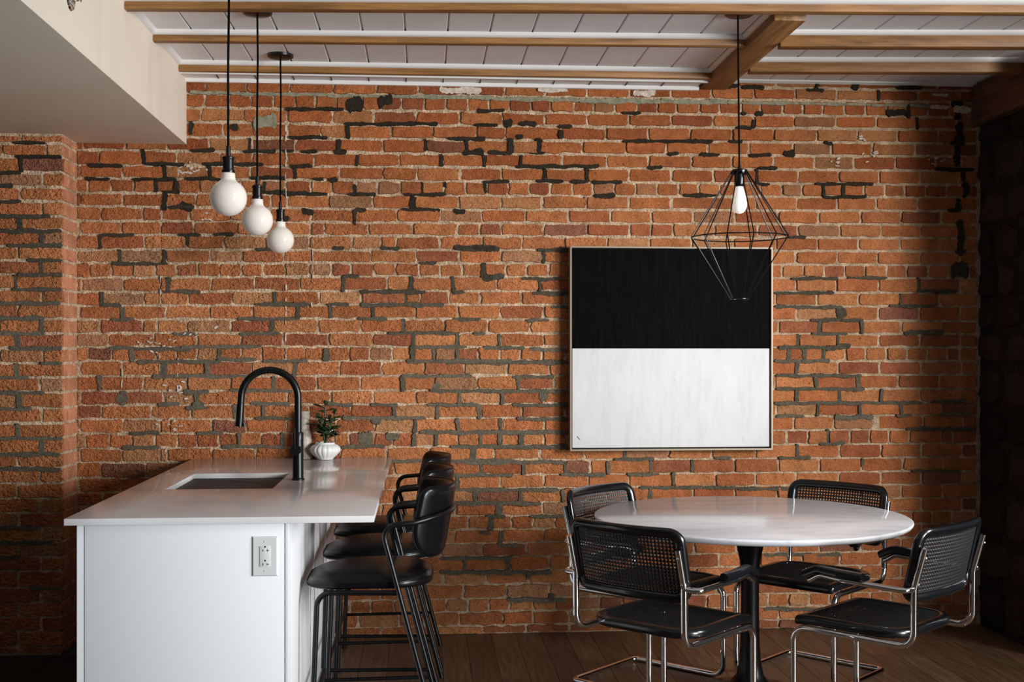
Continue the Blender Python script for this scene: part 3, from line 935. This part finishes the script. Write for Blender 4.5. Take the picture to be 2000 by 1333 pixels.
sk = empty('sink', ((SX0 + SX1) / 2, (SY0 + SY1) / 2, 0.70))
tag(sk, 'stainless steel sink bowl set under the opening of the quartz worktop', 'sink')
bm = bmesh.new()
e = 0.004
a0, a1, b0, b1, zb, zt = SX0 - e, SX1 + e, SY0 - e, SY1 + e, 0.705, 0.8908
vv = [bm.verts.new((x, y, z)) for z in (zb, zt) for x, y in ((a0, b0), (a1, b0), (a1, b1), (a0, b1))]
bm.faces.new(vv[0:4])
for i in range(4):
    j = (i + 1) % 4
    bm.faces.new([vv[i], vv[j], vv[4 + j], vv[4 + i]])
bmesh.ops.bevel(bm, geom=[x for x in bm.edges if len(x.link_faces) == 2], offset=0.018, segments=4, profile=0.5, affect='EDGES')
mb = MB()
mb.bm(bm)
bo = local(mb, sk).build('bowl', 'steel', sk, angle=30)
so_ = bo.modifiers.new('thickness', 'SOLIDIFY')
so_.thickness = 0.0015
so_.offset = -1
local(MB().lathe([(0.045, 0), (0.045, 0.003), (0.036, 0.004), (0.030, 0.001), (0.0, 0.001)], 24, (-0.806, -1.0, zb + 0.001)), sk).build('drain', 'chrome', sk)

# faucet
fx, fy = -0.5285, -1.045
fa = empty('faucet', (fx, fy, CZ1))
tag(fa, 'matte black gooseneck faucet behind the sink on the worktop', 'faucet')
MB().lathe([(0.0268, 0), (0.0268, 0.006), (0.0235, 0.009), (0.0228, 0.012), (0.0228, 0.170), (0.0228, 0.199), (0.021, 0.202), (0.0165, 0.203)], 32).build('body', 'black', fa)
za, ra = 0.347, 0.1185
neck = [(0, 0, 0.200), (0, 0, 0.27), (0, 0, za)] + [(-ra + ra * cos(t), 0, za + ra * sin(t)) for t in [pi * i / 22 for i in range(1, 23)]] + [(-2 * ra - 0.0015, 0, za - 0.025)]
MB().tube(neck, 0.0150, 20).build('neck', 'black', fa)
MB().tube([(-2 * ra - 0.0015, 0, za - 0.024), (-2 * ra - 0.002, 0, za - 0.03), (-2 * ra - 0.005, 0, za - 0.08), (-2 * ra - 0.008, 0, za - 0.119)], [0.0152, 0.0158, 0.0166, 0.0170], 20).build('spray_head', 'black', fa)
MB().tube([(-2 * ra + 0.010, -0.004, za - 0.10), (-2 * ra + 0.013, -0.004, za - 0.117)], 0.006, 10).build('spray_button', 'black', fa)
hd = MB().tube([(-0.006, -0.015, 0.130), (-0.006, -0.050, 0.130)], 0.0225, 28).build('handle_hub', 'black', fa)
MB().box(-0.0115, -0.0065, -0.052, -0.036, 0.13, 0.222, 0.0016).build('lever', 'black', hd)

# vase, pot with plant
vs = empty('vase', (-0.600, -0.060, CZ1))
tag(vs, 'narrow pale stoneware vase behind the black faucet by the wall', 'vase')
MB().lathe([(0.0, 0.001), (0.040, 0.001), (0.041, 0.02), (0.040, 0.06), (0.037, 0.10), (0.0325, 0.125), (0.0275, 0.145), (0.0245, 0.17), (0.0235, 0.20), (0.0245, 0.225), (0.0285, 0.238), (0.0285, 0.241), (0.022, 0.239), (0.020, 0.20), (0.02, 0.10), (0, 0.09)], 28).build('body', 'vase', vs)

px_, py_ = -0.4925, -0.105
pp = empty('potted_plant', (px_, py_, CZ1))
tag(pp, 'small jade plant in a white ribbed pot at the far end of the worktop', 'plant')
prof = [(0.0, 0.001), (0.040, 0.001), (0.041, 0.005), (0.050, 0.013), (0.064, 0.026), (0.074, 0.038), (0.0785, 0.049), (0.0765, 0.058), (0.068, 0.068), (0.058, 0.0745), (0.051, 0.078), (0.0485, 0.080), (0.0485, 0.086), (0.046, 0.087), (0.044, 0.085), (0.044, 0.07), (0.0, 0.07)]
rib = [0, 0, 0.2, .6, 1, 1, 1, 1, 1, .7, .3, 0, 0, 0, 0, 0, 0]
MB().lathe(prof, 144, wob=lambda i, a: 1 - 0.055 * rib[i] * (1 - abs(sin(a * 9)) ** 0.6)).build('pot', 'porcelain', pp, angle=80)
MB().lathe([(0.0435, 0.072), (0.0435, 0.076), (0.02, 0.079), (0.0, 0.080)], 20).build('soil', 'soil', pp)


def leaf_mesh(mb, L, wd, th, M4):
    st = [(0, 0.10), (0.2, 0.34), (0.45, 0.78), (0.68, 1.0), (0.86, 0.82), (0.97, 0.36)]
    rings = []
    for t, w in st:
        q = []
        for i in range(8):
            a = 2 * pi * i / 8
            q.append(M4 @ Vector((t * L, cos(a) * w * wd / 2, sin(a) * th * 0.5 * (0.5 + w * 0.5) - 0.10 * L * t * t + 0.12 * wd * abs(cos(a)) * w)))
        rings.append(q)
    return mb.loft(rings)


RL = random.Random(11)
tips = []
for (dx, dy, h, lean) in ((0.0, 0.0, 0.195, 0.05), (0.040, -0.02, 0.150, 0.35), (-0.028, 0.01, 0.130, -0.4), (0.018, 0.03, 0.12, 0.3), (-0.012, -0.03, 0.105, -0.2), (0.025, -0.035, 0.085, 0.4)):
    p = [(0.004 * i * (1 if dx > 0 else -1), dy * i / 4, 0.072 + h * i / 4) for i in range(1)]
    p = [(dx * (i / 5) ** 1.3 * 1.2, dy * (i / 5) * 1.2, 0.072 + h * i / 5) for i in range(6)]
    MB().tube(p, [0.0085 if h > 0.15 else 0.0052, 0.0065 if h > .15 else 0.0045, 0.0055, 0.0045, 0.0035, 0.003] if True else 0.004, 8).build('stem', 'stem', pp)
    tips.append((p, h))
for p, h in tips:
    nl = 11 if h > 0.16 else 7
    for i in range(nl):
        f = 0.42 + 0.58 * i / (nl - 1)
        k = min(4, int(f * 5))
        q = Vector(p[k]).lerp(Vector(p[k + 1]), f * 5 - k)
        az = i * 2.4 + RL.uniform(-0.4, 0.4)
        el = RL.uniform(-0.15, 0.45) if i < nl - 1 else 1.2
        L = RL.uniform(0.044, 0.068) if i < nl - 1 else 0.036
        M4 = Matrix.Translation(q) @ Matrix.Rotation(az, 4, 'Z') @ Matrix.Rotation(-el, 4, 'Y') @ Matrix.Rotation(RL.uniform(-.5, .5), 4, 'X')
        leaf_mesh(MB(), L, L * 0.60, 0.006, M4).build('leaf', 'leaf', pp, angle=70)
for az, el, L in ((-0.25, -0.5, 0.062), (0.1, 0.15, 0.072), (2.7, 0.2, 0.058), (3.6, -0.1, 0.054), (-0.6, -1.0, 0.07), (-2.6, 0.5, 0.06)):
    M4 = Matrix.Translation((0.012 * cos(az), 0.012 * sin(az), 0.078 + (0.085 if el > -0.8 else 0.02))) @ Matrix.Rotation(az, 4, 'Z') @ Matrix.Rotation(-el, 4, 'Y')
    leaf_mesh(MB(), L, L * 0.42, 0.005, M4).build('leaf', 'leaf', pp, angle=70)

# ================================================================== PENDANTS
def globe_pendant(x, y, zb, label):
    """three globes at one size: canopy on the boards, cord, black lamp holder, milk-glass globe; zb = globe centre"""
    t = empty('globe_pendant', (x, y, ZC))
    tag(t, label, 'pendant lamp', 'globe pendants in a row over the island')
    MB().lathe([(0.0, -0.021), (0.012, -0.021), (0.052, -0.017), (0.061, -0.012), (0.0625, -0.001), (0.0, -0.001)], 32).build('canopy', 'socket', t)
    h = ZC - zb
    MB().tube([(0, 0, -0.018), (0.002, 0, -0.2), (-0.001, 0, -h * 0.5), (0, 0, -h + 0.135)], 0.0042, 10).build('cord', 'cord', t)
    MB().lathe([(0.0, 0.182), (0.0075, 0.182), (0.0085, 0.148), (0.0185, 0.146), (0.0215, 0.143), (0.0215, 0.136), (0.0195, 0.134), (0.0195, 0.100), (0.0225, 0.098), (0.0230, 0.090), (0.0215, 0.082), (0.0195, 0.078), (0, 0.078)], 28, (0, 0, -h)).build('lamp_holder', 'socket', t)
    r = 0.0648
    pr = [(r * sin(a), -r * cos(a)) for a in [pi * i / 24 for i in range(0, 21)]]
    pr += [(0.0282, 0.0603), (0.0255, 0.0650), (0.0243, 0.0710), (0.0238, 0.0820), (0.0225, 0.0865), (0.019, 0.088)]
    MB().lathe(pr, 40, (0, 0, -h)).build('globe', 'globe', t, angle=80)
    return t


globe_pendant(-0.686, -1.86, 2.001, 'largest looking globe pendant of the row of three, hung nearest to the camera')
globe_pendant(-0.692, -1.09, 2.007, 'middle milk glass globe pendant of the row of three over the island')
globe_pendant(-0.684, -0.36, 1.993, 'lowest and smallest looking globe pendant of the row, hung nearest the brick wall')

cgx, cgy = 1.318, -1.235
cg = empty('cage_pendant', (cgx, cgy, ZC))
tag(cg, 'black wire cage pendant lamp with a pear shaped bulb over the round table', 'pendant lamp')
MB().lathe([(0.0, -0.024), (0.012, -0.024), (0.052, -0.02), (0.061, -0.014), (0.0625, -0.001), (0.0, -0.001)], 32).build('canopy', 'socket', cg)
MB().tube([(-0.006, 0, -0.02), (-0.004, 0, -0.3), (0, 0, -0.66)], 0.0040, 10).build('cord', 'cord', cg)
ZT, ZM, ZB_ = 2.215 - ZC, 1.936 - ZC, 1.678 - ZC
MB().lathe([(0.0, 0.022), (0.006, 0.022), (0.008, 0.006), (0.030, 0.004), (0.0335, 0.0), (0.0335, -0.014), (0.031, -0.017), (0.021, -0.018), (0.021, -0.056), (0.019, -0.064), (0.015, -0.068), (0, -0.068)], 28, (0, 0, ZT)).build('lamp_holder', 'socket', cg)
pr = [(0.0, -0.118), (0.008, -0.117), (0.018, -0.112), (0.027, -0.100), (0.0315, -0.086), (0.0315, -0.074), (0.0275, -0.050), (0.021, -0.025), (0.0165, -0.008), (0.0145, 0.0), (0.0, 0.002)]
MB().lathe(pr, 32, (0, 0, ZT - 0.063)).build('bulb', 'bulb', cg, angle=80)
rm, rb_, rt_ = 0.204, 0.039, 0.033
q = lambda r, a, z: (r * cos(a), r * sin(a), z)
for i in range(12):
    a = 2 * pi * i / 12 + 0.02
    MB().tube([q(rt_, a, ZT - 0.006), q(rm, a, ZM), q(rb_, a, ZB_)], 0.0026, 8).build('wire', 'black', cg)
MB().tube([q(rm, 2 * pi * i / 12 + 0.02, ZM) for i in range(12)], 0.0027, 8, closed=True).build('ring', 'black', cg)
MB().tube([q(rb_, 2 * pi * i / 24, ZB_) for i in range(24)], 0.0023, 6, closed=True).build('ring', 'black', cg)

# sprinkler on the soffit
sp = empty('sprinkler', (-1.196, -1.975, 2.662))
tag(sp, 'small chrome sprinkler head on the cream soffit at the top left', 'sprinkler')
MB().tube([(0.0005, 0, 0), (0.006, 0, 0), (0.010, 0, 0)], [0.046, 0.042, 0.026], 32).build('escutcheon', 'chrome', sp)
MB().tube([(0.009, 0, 0), (0.022, 0, 0)], 0.012, 16).build('nozzle', 'chrome', sp)
MB().tube([(0.020, 0, -0.011), (0.028, 0, -0.009), (0.032, 0, 0), (0.028, 0, 0.009), (0.020, 0, 0.011)], 0.003, 8).build('yoke', 'chrome', sp)
MB().tube([(0.032, 0, 0), (0.0345, 0, 0)], 0.015, 20).build('deflector', 'chrome', sp)

# ================================================================== PAINTING
PX0, PX1, PZ0, PZ1, PF = 0.7495, 1.809, 0.946, 1.9975, -0.084
pa = empty('painting', ((PX0 + PX1) / 2, 0, (PZ0 + PZ1) / 2))
tag(pa, 'square abstract painting, black above and off white below, hung on the brick wall', 'painting')
fb = MB()
t = 0.0085
for a, b, c, d in ((PX0, PX1, PZ0, PZ0 + t), (PX0, PX1, PZ1 - t, PZ1), (PX0, PX0 + t, PZ0 + t, PZ1 - t), (PX1 - t, PX1, PZ0 + t, PZ1 - t)):
    fb.box(a, b, PF, -0.022, c, d)
local(fb, pa).build('frame', 'frame', pa, smooth=False)
local(MB().box(PX0 + t, PX1 - t, -0.034, -0.026, PZ0 + t, PZ1 - t), pa).build('backing_board', 'slot', pa, smooth=False)
g = 0.0075
zs = 1.4725
local(MB().box(PX0 + t + 0.004, PX1 - t - g - 0.002, PF + 0.006, -0.034, zs, PZ1 - t - g * 0.6, 0.002), pa).build('black_canvas', 'canvas_black', pa)
local(MB().box(PX0 + t + 0.004, PX1 - t - g - 0.002, PF + 0.006, -0.034, PZ0 + t + g, zs, 0.002), pa).build('white_canvas', 'canvas_white', pa)
sc = MB()
sc.tube([(PX0 + 0.036, PF + 0.0058, PZ0 + 0.075), (PX0 + 0.052, PF + 0.0055, PZ0 + 0.058)], [0.0018, 0.0012], 5)
local(sc, pa).build('scratch', 'reveal', pa)

# ================================================================== TABLE
TX, TY, TR, TZ = 1.394, -1.125, 0.666, 0.756
tb = empty('dining_table', (TX, TY, 0))
tag(tb, 'round dining table with a white marble top on a black pedestal', 'table')
MB().lathe([(0.0, -0.030), (TR - 0.040, -0.030), (TR - 0.022, -0.028), (TR - 0.008, -0.020), (TR - 0.001, -0.010), (TR, -0.006), (TR - 0.0015, -0.002), (TR - 0.005, 0.0), (0, 0)], 128, (0, 0, TZ)).build('tabletop', m_marble(), tb, angle=50)
MB().lathe([(0.0, 0.002), (0.20, 0.002), (0.205, 0.006), (0.20, 0.011), (0.14, 0.020), (0.085, 0.042), (0.058, 0.075), (0.046, 0.13), (0.0405, 0.22), (0.0385, 0.34), (0.0385, 0.50), (0.043, 0.56), (0.056, 0.62), (0.076, 0.67), (0.095, 0.715), (0.10, 0.7255), (0, 0.7255)], 48).build('pedestal', 'black', tb)

# ================================================================== CANTILEVER CHAIRS
def in_poly(x, y, P):
    c = False
    for i in range(len(P)):
        (x0, y0), (x1, y1) = P[i - 1], P[i]
        if (y0 > y) != (y1 > y) and x < (x1 - x0) * (y - y0) / (y1 - y0) + x0:
            c = not c
    return c


def cane_sheet(P, pitch, f):
    """woven cane over polygon P: cells with an eight-sided hole, f maps (x, t, relief) to 3-D"""
    mb = MB()
    xs, ts = [p[0] for p in P], [p[1] for p in P]
    nx, nt = int((max(xs) - min(xs)) / pitch) + 1, int((max(ts) - min(ts)) / pitch) + 1
    x0, t0 = (max(xs) + min(xs)) / 2 - nx * pitch / 2, (max(ts) + min(ts)) / 2 - nt * pitch / 2
    for i in range(nx):
        for j in range(nt):
            cx, ct_ = x0 + (i + .5) * pitch, t0 + (j + .5) * pitch
            if not in_poly(cx, ct_, P):
                continue
            h = pitch / 2
            out = [(h * a, h * b) for a, b in ((1, 0), (1, 1), (0, 1), (-1, 1), (-1, 0), (-1, -1), (0, -1), (1, -1))]
            r = pitch * 0.295
            inn = [(r * cos(k * pi / 4), r * sin(k * pi / 4)) for k in range(8)]
            V = [f(cx + a, ct_ + b, 0.0020 * (1 if k % 2 else -1)) for k, (a, b) in enumerate(out)] + [f(cx + a, ct_ + b, 0.0016 * (1 if k % 4 == 0 else -1)) for k, (a, b) in enumerate(inn)]
            mb.add(V, [(k, (k + 1) % 8, 8 + (k + 1) % 8, 8 + k) for k in range(8)])
    return mb


def rounded(pts, rads, n=6):
    """closed 2-D polygon with rounded corners"""
    out = []
    m = len(pts)
    for i in range(m):
        a, p, b = Vector((*pts[i - 1], 0)), Vector((*pts[i], 0)), Vector((*pts[(i + 1) % m], 0))
        u, v = (a - p).normalized(), (b - p).normalized()
        ang = u.angle(v)
        d = rads[i] / math.tan(ang / 2)
        c = p + (u + v).normalized() * (rads[i] / sin(ang / 2))
        e0, e1 = p + u * d - c, p + v * d - c
        tot = e0.angle(e1)
        for k in range(n + 1):
            s = k / n
            q = c + (e0 * sin((1 - s) * tot) + e1 * sin(s * tot)) / sin(tot)
            out.append((q.x, q.y))
    return out


def inset(P, d):
    n = len(P)
    out = []
    for i in range(n):
        (ax, ay), (x, y), (bx, by) = P[i - 1], P[i], P[(i + 1) % n]
        tx, ty = bx - ax, by - ay
        L = hypot(tx, ty) or 1
        out.append((x - ty / L * d, y + tx / L * d))
    return out


def densify(P, mx):
    out = []
    for i in range(len(P)):
        a, b = P[i], P[(i + 1) % len(P)]
        n = max(1, int(hypot(b[0] - a[0], b[1] - a[1]) / mx))
        out += [(a[0] + (b[0] - a[0]) * k / n, a[1] + (b[1] - a[1]) * k / n) for k in range(n)]
    return out


CW, CYF, CYB, CYT, CZR, CZT, CYR = 0.239, 0.232, -0.247, -0.288, 0.420, 0.772, -0.245


def make_chair():
    root = empty('cantilever_chair')
    side = lambda s: [(s * CW, CYT, CZT), (s * CW, CYB - 0.002, 0.632), (s * CW, CYB, CZR), (s * CW, CYF, CZR), (s * CW, CYF, 0.0125), (s * CW, CYR, 0.0125)]
    pts = side(-1) + side(1)[::-1]
    MB().tube(fillet(pts, [0.05, 0.058, 0.055, 0.055, 0.030, 0.030, 0.055, 0.055, 0.058, 0.05], 8), 0.0125, 14).build('frame', 'chrome', root)
    # seat
    out = rounded([(-0.236, 0.238), (-0.240, -0.205), (0.240, -0.205), (0.236, 0.238)], [0.022, 0.125, 0.125, 0.022], 9)
    out = densify(out, 0.05)
    prof = [(0.0, 0.440), (0.0, 0.456), (0.005, 0.464), (0.012, 0.467), (0.034, 0.4665), (0.038, 0.462), (0.038, 0.444), (0.032, 0.437), (0.006, 0.4335)]
    droop = lambda y: -0.010 * max(0, (y - 0.15) / 0.09) ** 2
    rings = []
    for d, zz in prof:
        rings.append([(x, y, zz + droop(y)) for x, y in inset(out, d)])
    st = MB().loft(rings + [rings[0]], cap=False).build('seat', 'lacquer_black', root, angle=50)
    ins = inset(out, 0.030)
    cs = cane_sheet(ins, 0.0135, lambda x, y, r: (x, y, 0.4625 - 0.006 * (1 - (x / 0.21) ** 2) * (1 - (y / 0.22) ** 2) + r + droop(y))).build('cane_web', 'cane', st, angle=10)
    cs['kind'] = 'stuff'
    # back: frame curved in plan, leaning with the uprights
    def bk(x, tt, nrm):
        zz = 0.572 + tt * 0.985
        yb = CYB + 0.030 - 0.30 * max(0, zz - 0.60) * 0.75
        return (x, yb - 0.040 * (1 - (x / 0.245) ** 2) + nrm, zz)
    ob = rounded([(-0.251, 0.0), (0.251, 0.0), (0.251, 0.275), (-0.251, 0.275)], [0.055, 0.055, 0.055, 0.055], 8)
    ob = densify(ob, 0.03)
    pc = [(0.004, 0.011), (0.015, 0.0155), (0.028, 0.0125), (0.037, 0.004), (0.037, -0.004), (0.028, -0.0125), (0.015, -0.0155), (0.004, -0.011), (0.0, -0.004), (0.0, 0.004)]
    rings = [[bk(x, tt, nn) for x, tt in inset(ob, d)] for d, nn in pc]
    br = MB().loft(rings + [rings[0]], cap=False).build('backrest', 'lacquer_black', root, angle=60)
    cs = cane_sheet(inset(ob, 0.031), 0.0135, lambda x, tt, r: bk(x, tt, r)).build('cane_web', 'cane', br, angle=10)
    cs['kind'] = 'stuff'
    for s in (-1, 1):
        pth = fillet([(s * (CW + 0.004), CYB, 0.628), (s * 0.296, CYB + 0.002, 0.628), (s * 0.300, 0.00, 0.634), (s * 0.292, 0.090, 0.640), (s * 0.290, 0.136, 0.613)], [0.038, 0.08, 0.04], 7)
        ar = MB().tube(pth, 0.0105, 14).build('armrest', 'chrome', root)
        rings = []
        cl = fillet([(s * 0.300, -0.085, 0.6435), (s * 0.300, 0.01, 0.6475), (s * 0.293, 0.094, 0.653), (s * 0.290, 0.150, 0.625)], [0.08, 0.05], 7)
        for k, p in enumerate(cl):
            a = cl[max(0, k - 1)]
            b = cl[min(len(cl) - 1, k + 1)]
            tg = (b - a).normalized()
            sx = Vector((1, 0, 0))
            up = sx.cross(tg)
            if up.z < 0:
                up = -up
            f = 0.85 if k == 0 else 1
            rings.append([p + sx * (x * f) + up * z for x, z in ((-0.019, -0.002), (-0.021, 0.012), (-0.014, 0.023), (0, 0.026), (0.014, 0.023), (0.021, 0.012), (0.019, -0.002), (0, -0.004))])
        MB().loft(rings).build('arm_pad', 'lacquer_black', ar, angle=45)
        for zz in (0.74, 0.645):
            yy = CYB - 0.002 + (CYT - CYB) * max(0, zz - 0.632) / (CZT - 0.632)
            MB().lathe([(0.0048, 0), (0.0048, 0.002), (0.003, 0.004), (0, 0.0045)], 10).build('bolt', 'chrome', root).matrix_local = Matrix.Translation((s * CW, yy - 0.0118, zz)) @ Matrix.Rotation(pi / 2, 4, 'X')
    return root


CH = [((0.915, -1.685), -0.792, 'black cane chair with chrome frame at front left, its back to the camera'),
      ((0.996, -0.931), -2.354, 'black cane chair behind the front left one, its left half hidden by the marble table'),
      ((1.740, -0.869), 2.323, 'black cane chair at far right, only its back rising above the marble table'),
      ((1.728, -1.735), 0.711, 'black cane chair at front right by the stone wall, turned from the table corner')]
c0 = make_chair()
for i, ((x, y), a, lab) in enumerate(CH):
    c = c0 if i == 0 else copy_tree(c0)
    c.location = (x, y, 0)
    c.rotation_euler = (0, 0, a)
    tag(c, lab, 'chair', 'cane chairs around the marble table')

# ================================================================== BAR STOOLS
def make_stool():
    root = empty('bar_stool')
    ou = rounded([(-0.215, 0.285), (-0.222, -0.178), (0.222, -0.178), (0.215, 0.285)], [0.13, 0.16, 0.16, 0.13], 8)
    ou = densify(ou, 0.05)

    def ring(sc, zz, dr=0.0):
        return [(x * sc, y * sc + 0.004, zz - dr * max(0, y / 0.28) ** 2 * sc) for x, y in ou]
    MB().loft([ring(0.90, 0.607), ring(0.975, 0.609, 0.004), ring(1.0, 0.618, 0.008), ring(0.998, 0.630, 0.012), ring(0.965, 0.643, 0.016), ring(0.90, 0.653, 0.016), ring(0.72, 0.663, 0.012), ring(0.45, 0.668, .006), ring(0.15, 0.669)]).build('seat', 'leather', root, angle=70)
    MB().tube([Vector(p) for p in ring(0.999, 0.632, 0.012)], 0.0028, 6, closed=True).build('seat_piping', 'leather', root)
    # back pad
    RB, PM = 0.222, radians(66)

    def bp(a, b, n):
        """a -1..1 across, b 0..1 up, n outwards"""
        r = RB + n
        lean = -0.045 * (b - 0.4)
        return (r * sin(a * PM), 0.222 - 0.222 - (r * cos(a * PM)) + lean, 0.708 + 0.258 * b)
    op_ = rounded([(-1.0, 0.0), (1.0, 0.0), (0.94, 1.0), (-0.94, 1.0)], [0.46, 0.46, 0.13, 0.13], 9)
    op_ = densify(op_, 0.14)
    sq = lambda P, k: [(x * k, 0.5 + (y - 0.5) * k) for x, y in P]
    rings = [[bp(x, y, n) for x, y in sq(op_, k)] for k, n in ((0.05, -0.022), (0.45, -0.0215), (0.8, -0.020), (0.93, -0.016), (0.985, -0.009), (1.0, 0.0), (0.985, 0.008), (0.93, 0.012), (0.8, 0.014), (0.45, 0.0145), (0.05, 0.0145))]
    bk_ = MB().loft(rings).build('backrest', 'leather', root, angle=70)
    MB().tube([bp(x, y, 0.006) for x, y in sq(op_, 1.003)], 0.0032, 6, closed=True).build('back_piping', 'leather', bk_)
    MB().lathe([(0.013, 0), (0.013, 0.004), (0.009, 0.008), (0, 0.009)], 14).build('button', 'leather', bk_).matrix_local = Matrix.Translation(bp(0.0, 0.62, 0.013)) @ Matrix.Rotation(pi / 2, 4, 'X')
    # frame of black tube
    hoop = []
    for i in range(0, 15):
        t = pi * i / 14
        hoop.append((-0.240 * cos(t) * 1.0, -0.060 - 0.192 * sin(t), 0.838 + 0.036 * sin(t)))
    left = [(-0.236, -0.210, 0.0), (-0.240, 0.004, 0.832)]
    pth = fillet([left[0], (-0.240, 0.012, 0.836), hoop[1], ], [0.045], 8)[:-1] + [Vector(h) for h in hoop[1:-1]]
    rt = fillet([hoop[-2], (0.240, 0.012, 0.836), (0.236, -0.210, 0.0)], [0.045], 8)[1:]
    MB().tube(pth + rt, 0.0098, 12).build('arm_frame', 'black', root)
    for s in (-1, 1):
        MB().tube(fillet([(s * 0.222, 0.262, 0.0), (s * 0.208, 0.240, 0.596), (s * 0.232, -0.058, 0.596)], [0.05], 8), 0.0098, 12).build('front_leg', 'black', root)
        MB().tube([(s * 0.2185, 0.2560, 0.165), (s * 0.2365, -0.167, 0.165)], 0.0075, 10).build('side_stretcher', 'black', root)
        MB().tube([(s * 0.222, 0.262, 0.0), (s * 0.2215, 0.2613, 0.018)], 0.0115, 12).build('foot_cap', 'black', root)
    MB().tube([(-0.2185, 0.254, 0.21), (0.2185, 0.254, 0.21)], 0.0085, 10).build('footrest', 'black', root)
    for yy in (0.13, -0.05):
        MB().tube([(-0.224, yy, 0.598), (0.224, yy, 0.598)], 0.008, 10).build('seat_rail', 'black', root)
    return root


ST = [((-0.138, -1.625), 'black leather counter stool nearest the camera beside the island'),
      ((-0.128, -1.045), 'middle black leather counter stool between the other two'),
      ((-0.126, -0.475), 'black leather counter stool farthest from the camera, next to the brick wall')]
s0 = make_stool()
for i, ((x, y), lab) in enumerate(ST):
    c = s0 if i == 0 else copy_tree(s0)
    c.location = (x, y, 0)
    c.rotation_euler = (0, 0, pi / 2)
    tag(c, lab, 'bar stool', 'counter stools in a row along the island')
